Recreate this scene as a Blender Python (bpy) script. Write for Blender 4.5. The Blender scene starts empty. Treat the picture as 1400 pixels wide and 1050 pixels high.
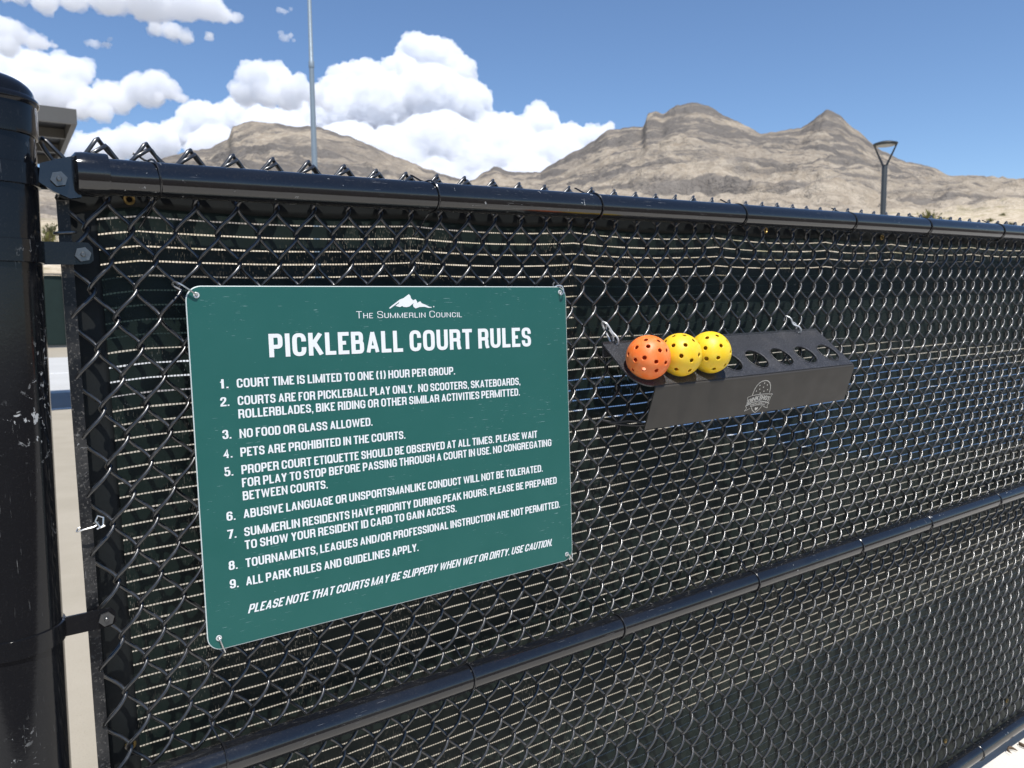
import bpy, math, random
import numpy as np
from mathutils import Vector, Matrix

SC = bpy.context.scene
COL = SC.collection
rng = random.Random(7)
nrng = np.random.default_rng(11)
R = math.radians

# ------------------------------------------------------------------ camera
# The fence stands on a very gentle slope (about one degree); FM turns its frame
# (x along the fence, y through it, z up its posts) into the level world.
FM3 = np.array([[0.99982, 0.00016, -0.01876], [0.00016, 0.99986, 0.01682], [0.01876, -0.01682, 0.99968]])
FM = Matrix([list(r) for r in FM3]).to_4x4()
cam_d = bpy.data.cameras.new('camera')
cam = bpy.data.objects.new('camera', cam_d)
COL.objects.link(cam)
cr = Vector((0.83077, -0.55655, -0.00843)); cu = Vector((0.06003, 0.07452, 0.99541)); cf = Vector((0.55337, 0.82746, -0.09532))
cm = Matrix((cr, cu, -cf)).transposed().to_4x4()
cm.translation = Vector((-0.20268, -1.05135, 0.42436))
cam.matrix_world = cm
cam_d.sensor_width = 36.0
cam_d.lens = 36.0 * 1051.0 / 1400.0
cam_d.clip_start = 0.05
cam_d.clip_end = 60000.0
cam_d.dof.use_dof = True
cam_d.dof.focus_distance = 1.12
cam_d.dof.aperture_fstop = 11.0
SC.camera = cam

# ------------------------------------------------------------------ sky, sun, exposure
sun_f = np.array([0.22, 1.0, -2.25]); sun_f /= np.linalg.norm(sun_f)      # travel direction of the light, fence frame
sun_w = FM3 @ sun_f
to_sun = -sun_w
SUN_EL = math.asin(to_sun[2]); SUN_AZ = math.atan2(to_sun[0], to_sun[1])
w = bpy.data.worlds.new('World'); SC.world = w; w.use_nodes = True
nt = w.node_tree
sky = nt.nodes.new('ShaderNodeTexSky'); sky.sky_type = 'NISHITA'; sky.sun_disc = False
sky.sun_elevation = SUN_EL; sky.sun_rotation = SUN_AZ
sky.altitude = 900.0; sky.air_density = 1.0; sky.dust_density = 0.0; sky.ozone_density = 6.0
nt.links.new(sky.outputs[0], nt.nodes['Background'].inputs[0])
nt.nodes['Background'].inputs[1].default_value = 0.112
sd = bpy.data.lights.new('sun', 'SUN'); sd.energy = 4.2; sd.angle = R(0.53); sd.color = (1.0, 0.965, 0.915)
so = bpy.data.objects.new('sun', sd); COL.objects.link(so)
so.rotation_euler = Vector(sun_w.tolist()).to_track_quat('-Z', 'Y').to_euler()
SC.view_settings.view_transform = 'Standard'; SC.view_settings.look = 'None'
SC.view_settings.exposure = 0.40; SC.view_settings.gamma = 1.0
SC.cycles.use_denoising = True
SC.cycles.max_bounces = 32
SC.cycles.diffuse_bounces = 4; SC.cycles.glossy_bounces = 4; SC.cycles.transparent_max_bounces = 24; SC.cycles.volume_bounces = 32
SC.cycles.sample_clamp_indirect = 6.0

# ------------------------------------------------------------------ materials
class NT:
    """small helper round a material's node tree"""
    def __init__(s, name):
        s.m = bpy.data.materials.new(name); s.m.use_nodes = True
        s.t = s.m.node_tree; s.b = s.t.nodes['Principled BSDF']; s.out = s.t.nodes['Material Output']
    def n(s, kind, **kw):
        d = s.t.nodes.new('ShaderNode' + kind)
        for k, v in kw.items():
            if k in d.inputs: s.plug(d, k, v)
            else: setattr(d, k, v)
        return d
    def plug(s, d, k, v):
        if hasattr(v, 'is_output'): s.t.links.new(v, d.inputs[k])
        else: d.inputs[k].default_value = v
    def set(s, **kw):
        for k, v in kw.items(): s.plug(s.b, k.replace('_', ' '), v)
    def math(s, op, a, b=0.0, c=None, clamp=False):
        d = s.t.nodes.new('ShaderNodeMath'); d.operation = op; d.use_clamp = clamp
        for i, v in enumerate((a, b) if c is None else (a, b, c)): s.plug(d, i, v)
        return d.outputs[0]
    def vmath(s, op, a, b):
        d = s.t.nodes.new('ShaderNodeVectorMath'); d.operation = op
        s.plug(d, 0, a); s.plug(d, 1, b); return d.outputs[0]
    def mix(s, f, a, b):
        d = s.t.nodes.new('ShaderNodeMix'); d.data_type = 'RGBA'
        s.plug(d, 0, f); s.plug(d, 6, a); s.plug(d, 7, b); return d.outputs[2]
    def noise(s, vec, scale, detail=4.0, rough=0.55, dist=0.0):
        d = s.t.nodes.new('ShaderNodeTexNoise')
        s.plug(d, 'Vector', vec); s.plug(d, 'Scale', scale); s.plug(d, 'Detail', detail); s.plug(d, 'Roughness', rough); s.plug(d, 'Distortion', dist)
        return d.outputs[0]
    def vor(s, vec, scale, feature='F1'):
        d = s.t.nodes.new('ShaderNodeTexVoronoi'); d.feature = feature
        s.plug(d, 'Vector', vec); s.plug(d, 'Scale', scale); return d
    def ramp(s, f, lo, hi):
        d = s.t.nodes.new('ShaderNodeMapRange'); d.clamp = True; d.interpolation_type = 'SMOOTHSTEP'
        s.plug(d, 0, f); s.plug(d, 1, lo); s.plug(d, 2, hi); return d.outputs[0]
    def obj(s): return s.n('TexCoord').outputs['Object']
    def uv(s): return s.n('TexCoord').outputs['UV']
    def bump(s, h, strength, dist):
        d = s.n('Bump'); s.plug(d, 'Height', h); d.inputs['Strength'].default_value = strength; d.inputs['Distance'].default_value = dist
        s.t.links.new(d.outputs[0], s.b.inputs['Normal'])

def c4(r, g, b): return (r, g, b, 1.0)

def m_plain(name, col, rough=0.5, metal=0.0, spec=0.5, var=0.15, scale=40.0):
    k = NT(name); o = k.obj()
    f = k.noise(o, scale, 5)
    k.set(Base_Color=k.mix(k.math('MULTIPLY', f, var * 2), c4(*col), c4(*[c * 0.55 for c in col])), Roughness=k.math('MULTIPLY_ADD', f, 0.2, rough - 0.1), Metallic=metal)
    k.b.inputs['Specular IOR Level'].default_value = spec
    return k.m

def m_black_paint(name, rough=0.2, dust=0.5, chips=0.66, scr=(6.0, 160.0, 160.0), spec=0.42):
    """black powder coat: dust film, little pale paint chips and fine scratches"""
    k = NT(name); o = k.obj()
    d1 = k.ramp(k.noise(o, 9, 6, 0.65), 0.42, 0.75)
    d2 = k.ramp(k.noise(o, 420, 3, 0.6), 0.56, 0.72)
    dustf = k.math('MULTIPLY', k.math('ADD', k.math('MULTIPLY', d1, 0.35), k.math('MULTIPLY', d2, 0.65)), dust)
    patch = k.ramp(k.noise(o, 7, 3), 0.52, 0.66)
    chip = k.math('MULTIPLY', k.ramp(k.noise(o, 95, 4, 0.7, 0.6), chips, chips + 0.03), patch)
    sv = k.n('Mapping'); k.plug(sv, 'Vector', o); sv.inputs['Scale'].default_value = scr; sv.inputs['Rotation'].default_value = (0.1, 0.15, 0.25)
    scratch = k.math('MULTIPLY', k.ramp(k.noise(sv.outputs[0], 6, 3, 0.6), 0.665, 0.70), k.ramp(k.noise(o, 14, 3), 0.5, 0.62))
    base = k.mix(k.math('MULTIPLY', dustf, 0.14), c4(0.006, 0.0065, 0.008), c4(0.30, 0.28, 0.25))
    base = k.mix(k.math('MULTIPLY', scratch, 0.35), base, c4(0.42, 0.42, 0.40))
    base = k.mix(k.math('MULTIPLY', chip, 0.8), base, c4(0.55, 0.55, 0.53))
    k.set(Base_Color=base, Roughness=k.math('ADD', k.math('MULTIPLY', dustf, 0.25), k.math('MULTIPLY_ADD', chip, 0.4, rough)))
    k.bump(k.noise(o, 260, 2), 0.05, 0.001)
    k.b.inputs['Specular IOR Level'].default_value = spec
    return k.m

M = {}
M['paint'] = m_black_paint('black_powder_coat', 0.10, 0.42, spec=0.75)
M['post'] = m_black_paint('black_post_paint', 0.11, 0.22, 0.60, (90.0, 90.0, 4.0), 0.30)
M['bar'] = m_black_paint('worn_black_bar', 0.34, 4.0, 0.62, (120.0, 120.0, 8.0), 0.3)
k = NT('vinyl_wire'); o = k.obj(); f = k.noise(o, 55, 5, 0.65)
k.set(Base_Color=k.mix(k.ramp(f, 0.5, 0.8), c4(0.012, 0.012, 0.0125), c4(0.06, 0.058, 0.054)), Roughness=k.math('MULTIPLY_ADD', f, 0.20, 0.24))
k.b.inputs['Specular IOR Level'].default_value = 0.95
k.b.inputs['Coat Weight'].default_value = 0.3; k.b.inputs['Coat Roughness'].default_value = 0.14
M['wire'] = k.m
M['tie'] = m_plain('black_tie_wire', (0.012, 0.012, 0.013), 0.22, 0, 0.6)
M['alu'] = m_plain('aluminium_wire', (0.72, 0.72, 0.70), 0.32, 0.9, 0.5, 0.2, 300)
M['zinc'] = m_plain('dull_zinc', (0.20, 0.20, 0.195), 0.33, 0.85, 0.5, 0.5, 260)
M['brass'] = m_plain('brass', (0.40, 0.27, 0.10), 0.42, 0.9, 0.5, 0.4, 200)
M['zip'] = m_plain('black_zip_tie', (0.02, 0.02, 0.021), 0.35)
M['white_tie'] = m_plain('pale_wire', (0.74, 0.74, 0.72), 0.4, 0.35, 0.5, 0.2, 300)

# windscreen cloth: dense dark weave with a clear slit every 18.7 mm, crossed by fine threads
k = NT('windscreen_cloth')
sep = k.n('SeparateXYZ'); k.t.links.new(k.uv(), sep.inputs[0]); U, V = sep.outputs[0], sep.outputs[1]
uvv = k.uv()
PITCH = 0.0187
row = k.math('FRACT', k.math('DIVIDE', k.math('SUBTRACT', 0.5495 + PITCH / 2 , V), PITCH))
wob = k.noise(uvv, 22, 3)
halfw = k.math('MULTIPLY_ADD', wob, 0.07, 0.018)
slit = k.math('LESS_THAN', k.math('ABSOLUTE', k.math('SUBTRACT', row, 0.5)), halfw)
thread = k.math('GREATER_THAN', k.math('ABSOLUTE', k.math('SUBTRACT', k.math('FRACT', k.math('DIVIDE', U, 0.0042)), 0.5)), 0.17)
thread = k.math('MULTIPLY_ADD', thread, 0.0, 1.0) if False else thread
inner = k.math('MULTIPLY', k.math('LESS_THAN', V, 0.556), k.math('MULTIPLY', k.math('GREATER_THAN', U, -0.083), k.math('GREATER_THAN', V, -0.862)))
open_slit = k.math('MULTIPLY', slit, k.math('SUBTRACT', 1.0, k.math('MULTIPLY', k.math('SUBTRACT', 1.0, thread), 0.75)))
rib = k.math('GREATER_THAN', k.math('FRACT', k.math('DIVIDE', U, 0.0021)), 0.62)
cmb = k.n('CombineXYZ'); k.plug(cmb, 0, k.math('MULTIPLY', k.math('FLOOR', k.math('DIVIDE', U, 0.0021)), 3.7)); k.plug(cmb, 1, k.math('MULTIPLY', V, 130.0))
dash = k.ramp(k.noise(cmb.outputs[0], 1.0, 1.0), 0.54, 0.62)
pat = k.ramp(k.noise(uvv, 9, 4, 0.6), 0.44, 0.66)
weave = k.math('ADD', k.math('MULTIPLY', k.math('MULTIPLY', rib, dash), k.math('MULTIPLY_ADD', pat, 0.15, 0.004)), 0.002)
alpha_open = k.math('MULTIPLY', k.math('MAXIMUM', open_slit, weave), inner)
col = k.mix(k.noise(uvv, 5, 4), c4(0.0024, 0.0088, 0.0066), c4(0.0050, 0.0112, 0.0090))
k.set(Base_Color=col, Roughness=0.48, Alpha=k.math('SUBTRACT', 1.0, alpha_open))
k.b.inputs['Specular IOR Level'].default_value = 0.22
k.b.inputs['Sheen Weight'].default_value = 0.04
k.bump(k.math('ADD', k.math('FRACT', k.math('DIVIDE', U, 0.0021)), k.noise(uvv, 600, 2)), 0.4, 0.0006)
M['cloth'] = k.m
M['hem'] = m_plain('hem_webbing', (0.006, 0.008, 0.008), 0.6, 0, 0.35, 0.4, 300)

# sign enamel: weathered green, fine light scuffs
k = NT('sign_green'); o = k.obj()
f1 = k.noise(o, 14, 6, 0.6); f2 = k.noise(o, 700, 2)
basec = k.mix(f1, c4(0.010, 0.093, 0.077), c4(0.017, 0.110, 0.093))
basec = k.mix(k.math('MULTIPLY', k.ramp(f2, 0.5, 0.8), 0.10), basec, c4(0.08, 0.17, 0.15))
mp = k.n('Mapping'); k.plug(mp, 'Vector', o); mp.inputs['Rotation'].default_value = (0, 0.6, 0); mp.inputs['Scale'].default_value = (18, 1, 260)
s1 = k.math('MULTIPLY', k.ramp(k.noise(mp.outputs[0], 2.4, 2), 0.69, 0.705), k.ramp(k.noise(o, 11, 2), 0.50, 0.58))
mp2 = k.n('Mapping'); k.plug(mp2, 'Vector', o); mp2.inputs['Rotation'].default_value = (0, -0.9, 0); mp2.inputs['Scale'].default_value = (22, 1, 300)
s2 = k.math('MULTIPLY', k.ramp(k.noise(mp2.outputs[0], 2.0, 2), 0.68, 0.695), k.ramp(k.noise(o, 13, 2, 0.5, 0.3), 0.50, 0.58))
spk = k.ramp(k.noise(o, 230, 3, 0.6), 0.71, 0.73)
basec = k.mix(k.math('MULTIPLY', k.math('MAXIMUM', k.math('MAXIMUM', s1, s2), spk), 0.35), basec, c4(0.42, 0.58, 0.55))
k.set(Base_Color=basec, Roughness=k.math('MULTIPLY_ADD', f1, 0.2, 0.34))
k.b.inputs['Specular IOR Level'].default_value = 0.4
M['sign'] = k.m
M['sign_edge'] = m_plain('bare_sign_edge', (0.62, 0.68, 0.65), 0.5, 0.1)
M['letter'] = m_plain('white_lettering', (0.80, 0.81, 0.80), 0.45, 0, 0.4, 0.06, 90)

# rack: textured black powder coat
k = NT('rack_textured_coat'); o = k.obj()
g1 = k.noise(o, 620, 2, 0.6); g2 = k.noise(o, 18, 5, 0.6)
bc = k.mix(k.ramp(g1, 0.52, 0.75), c4(0.023, 0.023, 0.025), c4(0.18, 0.18, 0.19))
bc = k.mix(k.math('MULTIPLY', k.ramp(g2, 0.5, 0.75), 0.22), bc, c4(0.13, 0.12, 0.11))
k.set(Base_Color=bc, Roughness=0.42); k.bump(g1, 0.5, 0.0006)
M['rack'] = k.m
M['rack_face'] = m_plain('rack_smooth_face', (0.048, 0.042, 0.034), 0.5, 0, 0.4, 0.15, 30)
M['etch'] = m_plain('etched_logo', (0.70, 0.66, 0.58), 0.5, 0.0, 0.5, 0.1, 400)

def m_ball(name, c_a, c_b):
    k = NT(name); o = k.obj()
    f = k.noise(o, 30, 5, 0.6); g = k.noise(o, 120, 4, 0.65)
    b = k.mix(k.ramp(f, 0.35, 0.7), c4(*c_a), c4(*c_b))
    b = k.mix(k.math('MULTIPLY', k.ramp(g, 0.57, 0.7), 0.30), b, c4(0.42, 0.34, 0.22))
    k.set(Base_Color=b, Roughness=0.48)
    k.b.inputs['Subsurface Weight'].default_value = 0.25
    k.b.inputs['Subsurface Radius'].default_value = (0.004, 0.002, 0.001)
    k.bump(g, 0.12, 0.0006)
    return k.m
M['ball_o'] = m_ball('orange_plastic', (0.95, 0.19, 0.028), (0.94, 0.29, 0.09))
M['ball_y'] = m_ball('yellow_plastic', (0.90, 0.56, 0.015), (0.88, 0.62, 0.05))
M['ball_y2'] = m_ball('lemon_plastic', (0.90, 0.58, 0.012), (0.90, 0.66, 0.05))

def m_ground(name, a, b, sc=1.5, grain=180, bumpd=0.002):
    k = NT(name); o = k.obj()
    f = k.noise(o, sc, 6, 0.62); g = k.noise(o, grain, 3, 0.6)
    c = k.mix(k.ramp(f, 0.3, 0.72), c4(*a), c4(*b))
    c = k.mix(k.math('MULTIPLY', k.ramp(g, 0.5, 0.75), 0.3), c, c4(*[x * 0.6 for x in a]))
    k.set(Base_Color=c, Roughness=0.85); k.bump(g, 0.3, bumpd)
    return k.m
M['concrete'] = m_ground('pale_concrete', (0.62, 0.58, 0.51), (0.70, 0.66, 0.59))
M['apron'] = m_ground('sand_concrete', (0.325, 0.285, 0.215), (0.375, 0.33, 0.255))
M['unseen_ground'] = m_ground('unseen_dark_gravel', (0.085, 0.065, 0.048), (0.14, 0.11, 0.085), 2.0, 60, 0.01)  # dark tone for the unseen ground reflected in the post
M['blue'] = m_ground('blue_court_paint', (0.06, 0.125, 0.24), (0.075, 0.145, 0.275), 0.8)
M['grey_blue'] = m_ground('pale_court_paint', (0.46, 0.455, 0.43), (0.50, 0.495, 0.47), 0.8)
M['court_shade'] = m_ground('court_shade_paint', (0.20, 0.185, 0.17), (0.24, 0.22, 0.20), 0.8)  # canopy shadow on the court deepened in the base colour
M['line'] = m_ground('white_line_paint', (0.75, 0.75, 0.74), (0.8, 0.8, 0.79))
M['screen_far'] = m_plain('dark_green_screen', (0.010, 0.024, 0.021), 0.7, 0, 0.3, 0.3, 3)
M['dark_metal'] = m_plain('dark_grey_metal', (0.045, 0.05, 0.05), 0.45)
M['galv'] = m_plain('galvanised_steel', (0.30, 0.36, 0.40), 0.5, 0.25, 0.5, 0.3, 6)
M['canopy'] = m_plain('grey_canopy_paint', (0.12, 0.115, 0.105), 0.5, 0, 0.4, 0.2, 3)
M['canopy_under'] = m_plain('dark_canopy_deck', (0.02, 0.021, 0.025), 0.6, 0, 0.4, 0.3, 3)
M['lens'] = m_plain('lamp_lens', (0.5, 0.5, 0.48), 0.4)
M['leaf_dry'] = m_plain('dry_leaf', (0.16, 0.11, 0.07), 0.7, 0, 0.3, 0.6, 120)
M['shrub_y'] = m_plain('yellow_desert_leaf', (0.22, 0.215, 0.06), 0.7, 0, 0.3, 0.8, 2)
M['shrub_g'] = m_plain('olive_desert_leaf', (0.13, 0.14, 0.055), 0.7, 0, 0.3, 0.8, 2)
M['stem'] = m_plain('dry_stem', (0.16, 0.12, 0.08), 0.8)

# desert slope and mountain
k = NT('desert_rock'); o = k.obj()
geo = k.n('NewGeometry')
pos = geo.outputs['Position']
sx = k.n('SeparateXYZ'); k.t.links.new(pos, sx.inputs[0])
warp = k.noise(pos, 0.004, 5, 0.6)
tilt = k.math('ADD', sx.outputs[2], k.math('ADD', k.math('MULTIPLY', sx.outputs[0], 0.30), k.math('MULTIPLY', warp, 190.0)))
lay = k.n('CombineXYZ'); k.plug(lay, 2, k.math('MULTIPLY', tilt, 0.016)); k.plug(lay, 0, k.math('MULTIPLY', sx.outputs[0], 0.0006))
strata = k.noise(lay.outputs[0], 1.0, 6, 0.7)
lay2 = k.n('CombineXYZ'); k.plug(lay2, 2, k.math('MULTIPLY', tilt, 0.06)); k.plug(lay2, 0, k.math('MULTIPLY', sx.outputs[0], 0.003)); strata2 = k.noise(lay2.outputs[0], 1.0, 5, 0.75)
patch = k.noise(pos, 0.006, 7, 0.66); fine = k.noise(pos, 0.045, 6, 0.72); scrub = k.noise(pos, 0.16, 3, 0.7)
band = k.math('MULTIPLY', k.ramp(strata, 0.46, 0.53), k.ramp(patch, 0.36, 0.50))
high = k.ramp(sx.outputs[2], 120.0, 620.0)
grey = k.math('ADD', k.math('MULTIPLY', band, 0.85), k.math('MULTIPLY', k.math('MULTIPLY', high, k.ramp(patch, 0.36, 0.56)), 0.75), clamp=True)
rock = k.mix(k.ramp(fine, 0.3, 0.7), c4(0.33, 0.275, 0.21), c4(0.50, 0.43, 0.34))
rock = k.mix(k.math('MULTIPLY', k.ramp(strata2, 0.5, 0.62), 0.45), rock, c4(0.22, 0.19, 0.16))
rock = k.mix(k.math('MULTIPLY', grey, 0.9), rock, k.mix(fine, c4(0.10, 0.092, 0.087), c4(0.205, 0.19, 0.176)))
rock = k.mix(k.math('MULTIPLY', k.ramp(scrub, 0.60, 0.72), 0.35), rock, c4(0.10, 0.09, 0.06))
near = k.ramp(sx.outputs[2], 72.0, 46.0)
nn1 = k.noise(pos, 0.55, 5, 0.7); nn2 = k.noise(pos, 0.12, 4, 0.6)
gravel = k.mix(k.ramp(nn1, 0.35, 0.65), c4(0.36, 0.29, 0.20), c4(0.60, 0.52, 0.40))
gravel = k.mix(k.math('MULTIPLY', k.ramp(nn2, 0.5, 0.68), 0.6), gravel, c4(0.21, 0.19, 0.08))
k.set(Base_Color=k.mix(near, rock, gravel), Roughness=0.95)
k.b.inputs['Specular IOR Level'].default_value = 0.0
bh = k.math('ADD', k.math('MULTIPLY', fine, 7.0), k.math('ADD', k.math('MULTIPLY', k.noise(pos, 0.013, 6, 0.75), 30.0), k.math('MULTIPLY', strata2, 9.0)))
k.bump(k.math('MULTIPLY', bh, k.ramp(sx.outputs[2], 30.0, 80.0)), 0.9, 1.0)
M['desert'] = k.m

k = NT('cloud_vapour')
k.t.nodes.remove(k.b)
vs = k.n('VolumePrincipled'); vs.inputs['Color'].default_value = c4(0.952, 0.957, 0.968); vs.inputs['Density'].default_value = 0.0145; vs.inputs['Anisotropy'].default_value = 0.0
k.t.links.new(vs.outputs[0], k.out.inputs['Volume'])
M['cloud'] = k.m

# ------------------------------------------------------------------ mesh helpers
class MB:
    """collects shapes for ONE mesh object"""
    def __init__(s): s.v = []; s.f = []; s.mi = []; s.n = 0
    def add(s, v, f, mi=0):
        v = np.asarray(v, float); s.v.append(v); f = [tuple(int(i) + s.n for i in q) for q in f]
        s.f += f; s.mi += [mi] * len(f); s.n += len(v)
    def box(s, c, d, mi=0, rot=None):
        x, y, z = [q / 2 for q in d]
        v = np.array([[-x, -y, -z], [x, -y, -z], [x, y, -z], [-x, y, -z], [-x, -y, z], [x, -y, z], [x, y, z], [-x, y, z]])
        if rot is not None: v = v @ np.asarray(rot).T
        s.add(v + np.asarray(c), [(0, 3, 2, 1), (4, 5, 6, 7), (0, 1, 5, 4), (1, 2, 6, 5), (2, 3, 7, 6), (3, 0, 4, 7)], mi)
    def tube(s, path, r, sides=10, cap=True, closed=False, mi=0):
        P = np.asarray(path, float); n = len(P)
        rr = np.full(n, r) if np.isscalar(r) else np.asarray(r, float)
        T = np.gradient(P, axis=0) if not closed else np.roll(P, -1, 0) - np.roll(P, 1, 0)
        T /= np.linalg.norm(T, axis=1)[:, None] + 1e-12
        a = np.array([0, 0, 1.0]) if abs(T[0][2]) < 0.9 else np.array([1.0, 0, 0])
        N = np.cross(T[0], a); N /= np.linalg.norm(N)
        vs = []
        for i in range(n):
            N = N - T[i] * (N @ T[i]); N /= np.linalg.norm(N) + 1e-12
            B = np.cross(T[i], N)
            for j in range(sides):
                t = 2 * math.pi * j / sides
                vs.append(P[i] + rr[i] * (math.cos(t) * N + math.sin(t) * B))
        fs = []
        for i in range(n if closed else n - 1):
            i2 = (i + 1) % n
            for j in range(sides):
                j2 = (j + 1) % sides
                fs.append((i * sides + j, i * sides + j2, i2 * sides + j2, i2 * sides + j))
        if cap and not closed:
            fs.append(tuple(range(sides))[::-1]); fs.append(tuple((n - 1) * sides + j for j in range(sides)))
        s.add(vs, fs, mi)
    def lathe(s, prof, c=(0, 0, 0), sides=32, axis='z', mi=0):
        vs = []; fs = []
        for r, h in prof:
            for j in range(sides):
                t = 2 * math.pi * j / sides
                p = (r * math.cos(t), r * math.sin(t), h)
                if axis == 'x': p = (h, r * math.cos(t), r * math.sin(t))
                if axis == 'y': p = (r * math.cos(t), h, r * math.sin(t))
                vs.append([p[0] + c[0], p[1] + c[1], p[2] + c[2]])
        for i in range(len(prof) - 1):
            for j in range(sides):
                j2 = (j + 1) % sides
                fs.append((i * sides + j, i * sides + j2, (i + 1) * sides + j2, (i + 1) * sides + j))
        fs.append(tuple(range(sides))[::-1]); fs.append(tuple((len(prof) - 1) * sides + j for j in range(sides)))
        s.add(vs, fs, mi)
    def prism(s, poly, y0, y1, mi=0, tf=None):
        """polygon in (x,z), extruded along y"""
        n = len(poly)
        v = [(x, y0, z) for x, z in poly] + [(x, y1, z) for x, z in poly]
        f = [tuple(range(n)), tuple(range(2 * n - 1, n - 1, -1))] + [(i, i + n, (i + 1) % n + n, (i + 1) % n) for i in range(n)]
        v = np.array(v)
        if tf is not None: v = np.array([tf(p) for p in v])
        s.add(v, f, mi)

def obj(name, mb, mats, parent=None, smooth=True, off=(0, 0, 0), sharp=35):
    me = bpy.data.meshes.new(name)
    V = np.concatenate(mb.v) if isinstance(mb.v, list) else mb.v
    me.from_pydata((V - np.asarray(off)).tolist(), [], mb.f)
    mats = mats if isinstance(mats, (list, tuple)) else [mats]
    for m in mats: me.materials.append(m)
    if len(mats) > 1: me.polygons.foreach_set('material_index', mb.mi)
    import bmesh
    bm = bmesh.new(); bm.from_mesh(me); bmesh.ops.recalc_face_normals(bm, faces=bm.faces); bm.to_mesh(me); bm.free()
    if smooth:
        me.polygons.foreach_set('use_smooth', [True] * len(me.polygons))
        me.set_sharp_from_angle(angle=R(sharp))
    me.update()
    ob = bpy.data.objects.new(name, me); COL.objects.link(ob)
    if parent: ob.parent = parent
    return ob

def tag(o, label=None, cat=None, group=None, kind=None):
    if label: o['label'] = label
    if cat: o['category'] = cat
    if group: o['group'] = group
    if kind: o['kind'] = kind
    return o

def thing(name, label, cat, base, fence=True, group=None):
    e = bpy.data.objects.new(name, None); COL.objects.link(e)
    e.empty_display_size = 0.05
    if fence: e.matrix_world = FM @ Matrix.Translation(base)
    else: e.matrix_world = Matrix.Translation(base)
    return tag(e, label, cat, group)

def fw(p): return FM3 @ np.asarray(p, float)       # fence frame -> world

# ------------------------------------------------------------------ the ground
GZ = -0.93
def slab(name, rect, z, mat, **kw):
    x0, y0, x1, y1 = rect
    mb = MB(); mb.box(((x0 + x1) / 2, (y0 + y1) / 2, z - 0.05), (x1 - x0, y1 - y0, 0.1))
    o = obj(name, mb, mat, smooth=False); tag(o, kind='structure', **kw); return o
mb = MB(); mb.add([(-14000, -14000, GZ - 0.30), (14000, -14000, GZ - 0.30), (14000, 14000, GZ - 0.30), (-14000, 14000, GZ - 0.30)], [(0, 1, 2, 3)])
M['far_plain'] = m_plain('far_desert_plain', (0.32, 0.31, 0.30), 0.95, 0, 0.0, 0.3, 0.004)
tag(obj('ground', mb, M['far_plain'], smooth=False), kind='structure')
slab('concrete_path', (-14, -1.9, 30, 0.03), GZ, M['concrete'])
slab('unseen_dark_ground', (-14, -16, 30, -1.9), GZ - 0.03, M['unseen_ground'])  # unseen ground behind the camera, added to darken reflections in the post
slab('court_apron', (-14, 0.03, 29.5, 37.5), GZ - 0.004, M['apron'])
slab('court', (6.2, 2.5, 20.0, 11.0), GZ + 0.0005, M['blue'])
slab('court', (-9.0, 14.3, 4.4, 27.0), GZ + 0.0005, M['grey_blue'])
slab('court', (-9.0, 11.6, 4.4, 14.3), GZ + 0.0005, M['court_shade'])  # near strip of court, coloured darker to imitate the canopy's shadow
for rc in ((-9.0, 19.4, 4.4, 19.5), (-9.0, 11.65, 4.4, 11.72), (4.2, 11.72, 4.27, 26.9), (6.25, 2.55, 6.32, 10.9), (6.32, 10.83, 19.9, 10.9), (13, 2.62, 13.07, 10.83)):
    slab('court_line', rc, GZ + 0.004, M['line'])

# ------------------------------------------------------------------ hills and desert slope
def vnoise(x, y, seed=0):
    xi = np.floor(x).astype(np.int64); yi = np.floor(y).astype(np.int64)
    fx = x - xi; fy = y - yi; fx = fx * fx * fx * (fx * (6 * fx - 15) + 10); fy = fy * fy * fy * (fy * (6 * fy - 15) + 10)
    def h(a, b):
        n = (a * 374761393 + b * 668265263 + seed * 1442695041) & 0x7fffffff
        n = ((n ^ (n >> 13)) * 1274126177) & 0x7fffffff
        return ((n ^ (n >> 16)) & 0xffff) / 65535.0
    return (h(xi, yi) * (1 - fx) + h(xi + 1, yi) * fx) * (1 - fy) + (h(xi, yi + 1) * (1 - fx) + h(xi + 1, yi + 1) * fx) * fy
def fbm(x, y, o=5, seed=0, ridge=False, gain=0.5):
    s = 0; a = 1.0; t = 0
    for i in range(o):
        n = vnoise(x, y, seed + i)
        if ridge: n = 1 - np.abs(2 * n - 1)
        s = s + a * n; t += a; a *= gain; x = x * 2.03 + 17.1; y = y * 2.03 + 9.2
    return s / t
RIDGE = [(-40, 6.0), (-20, 7.5), (0, 8.0), (6.77, 9.1), (9.17, 9.86), (11.77, 10.77), (12.6, 10.87), (14.12, 11.67), (14.44, 12.53), (15.74, 12.94), (18.4, 12.76), (20.39, 12.76), (23.4, 11.85), (26.49, 10.59), (28.58, 9.86), (30.7, 9.2), (31.5, 9.71), (32.57, 10.32), (33.9, 9.96), (35.93, 9.88), (37.64, 10.91), (39.22, 11.62), (40.8, 12.65), (43.39, 12.84), (43.69, 13.65), (44.26, 13.76), (44.82, 13.5), (45.68, 14.11), (46.69, 14.2), (47.94, 13.83), (49.44, 12.98), (51.41, 11.89), (52.84, 11.97), (54.01, 12.02), (55.6, 13.02), (56.52, 12.48), (57.9, 11.21), (59.03, 10.2), (60.13, 9.42), (61.41, 9.03), (62.25, 8.77), (63.09, 8.12), (64.68, 8.11), (66.05, 7.8), (67.0, 7.58), (75, 7.0), (90, 7.5), (110, 6.0)]
az = np.concatenate([np.arange(-40, 0, 0.6), np.arange(0, 70, 0.11), np.arange(70, 110.1, 0.6)])
ra, re = np.array(RIDGE).T
el_r = np.interp(az, ra, re) + (fbm(az * 1.7, az * 0 + 3.3, 5, 5) - 0.5) * 0.28
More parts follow.
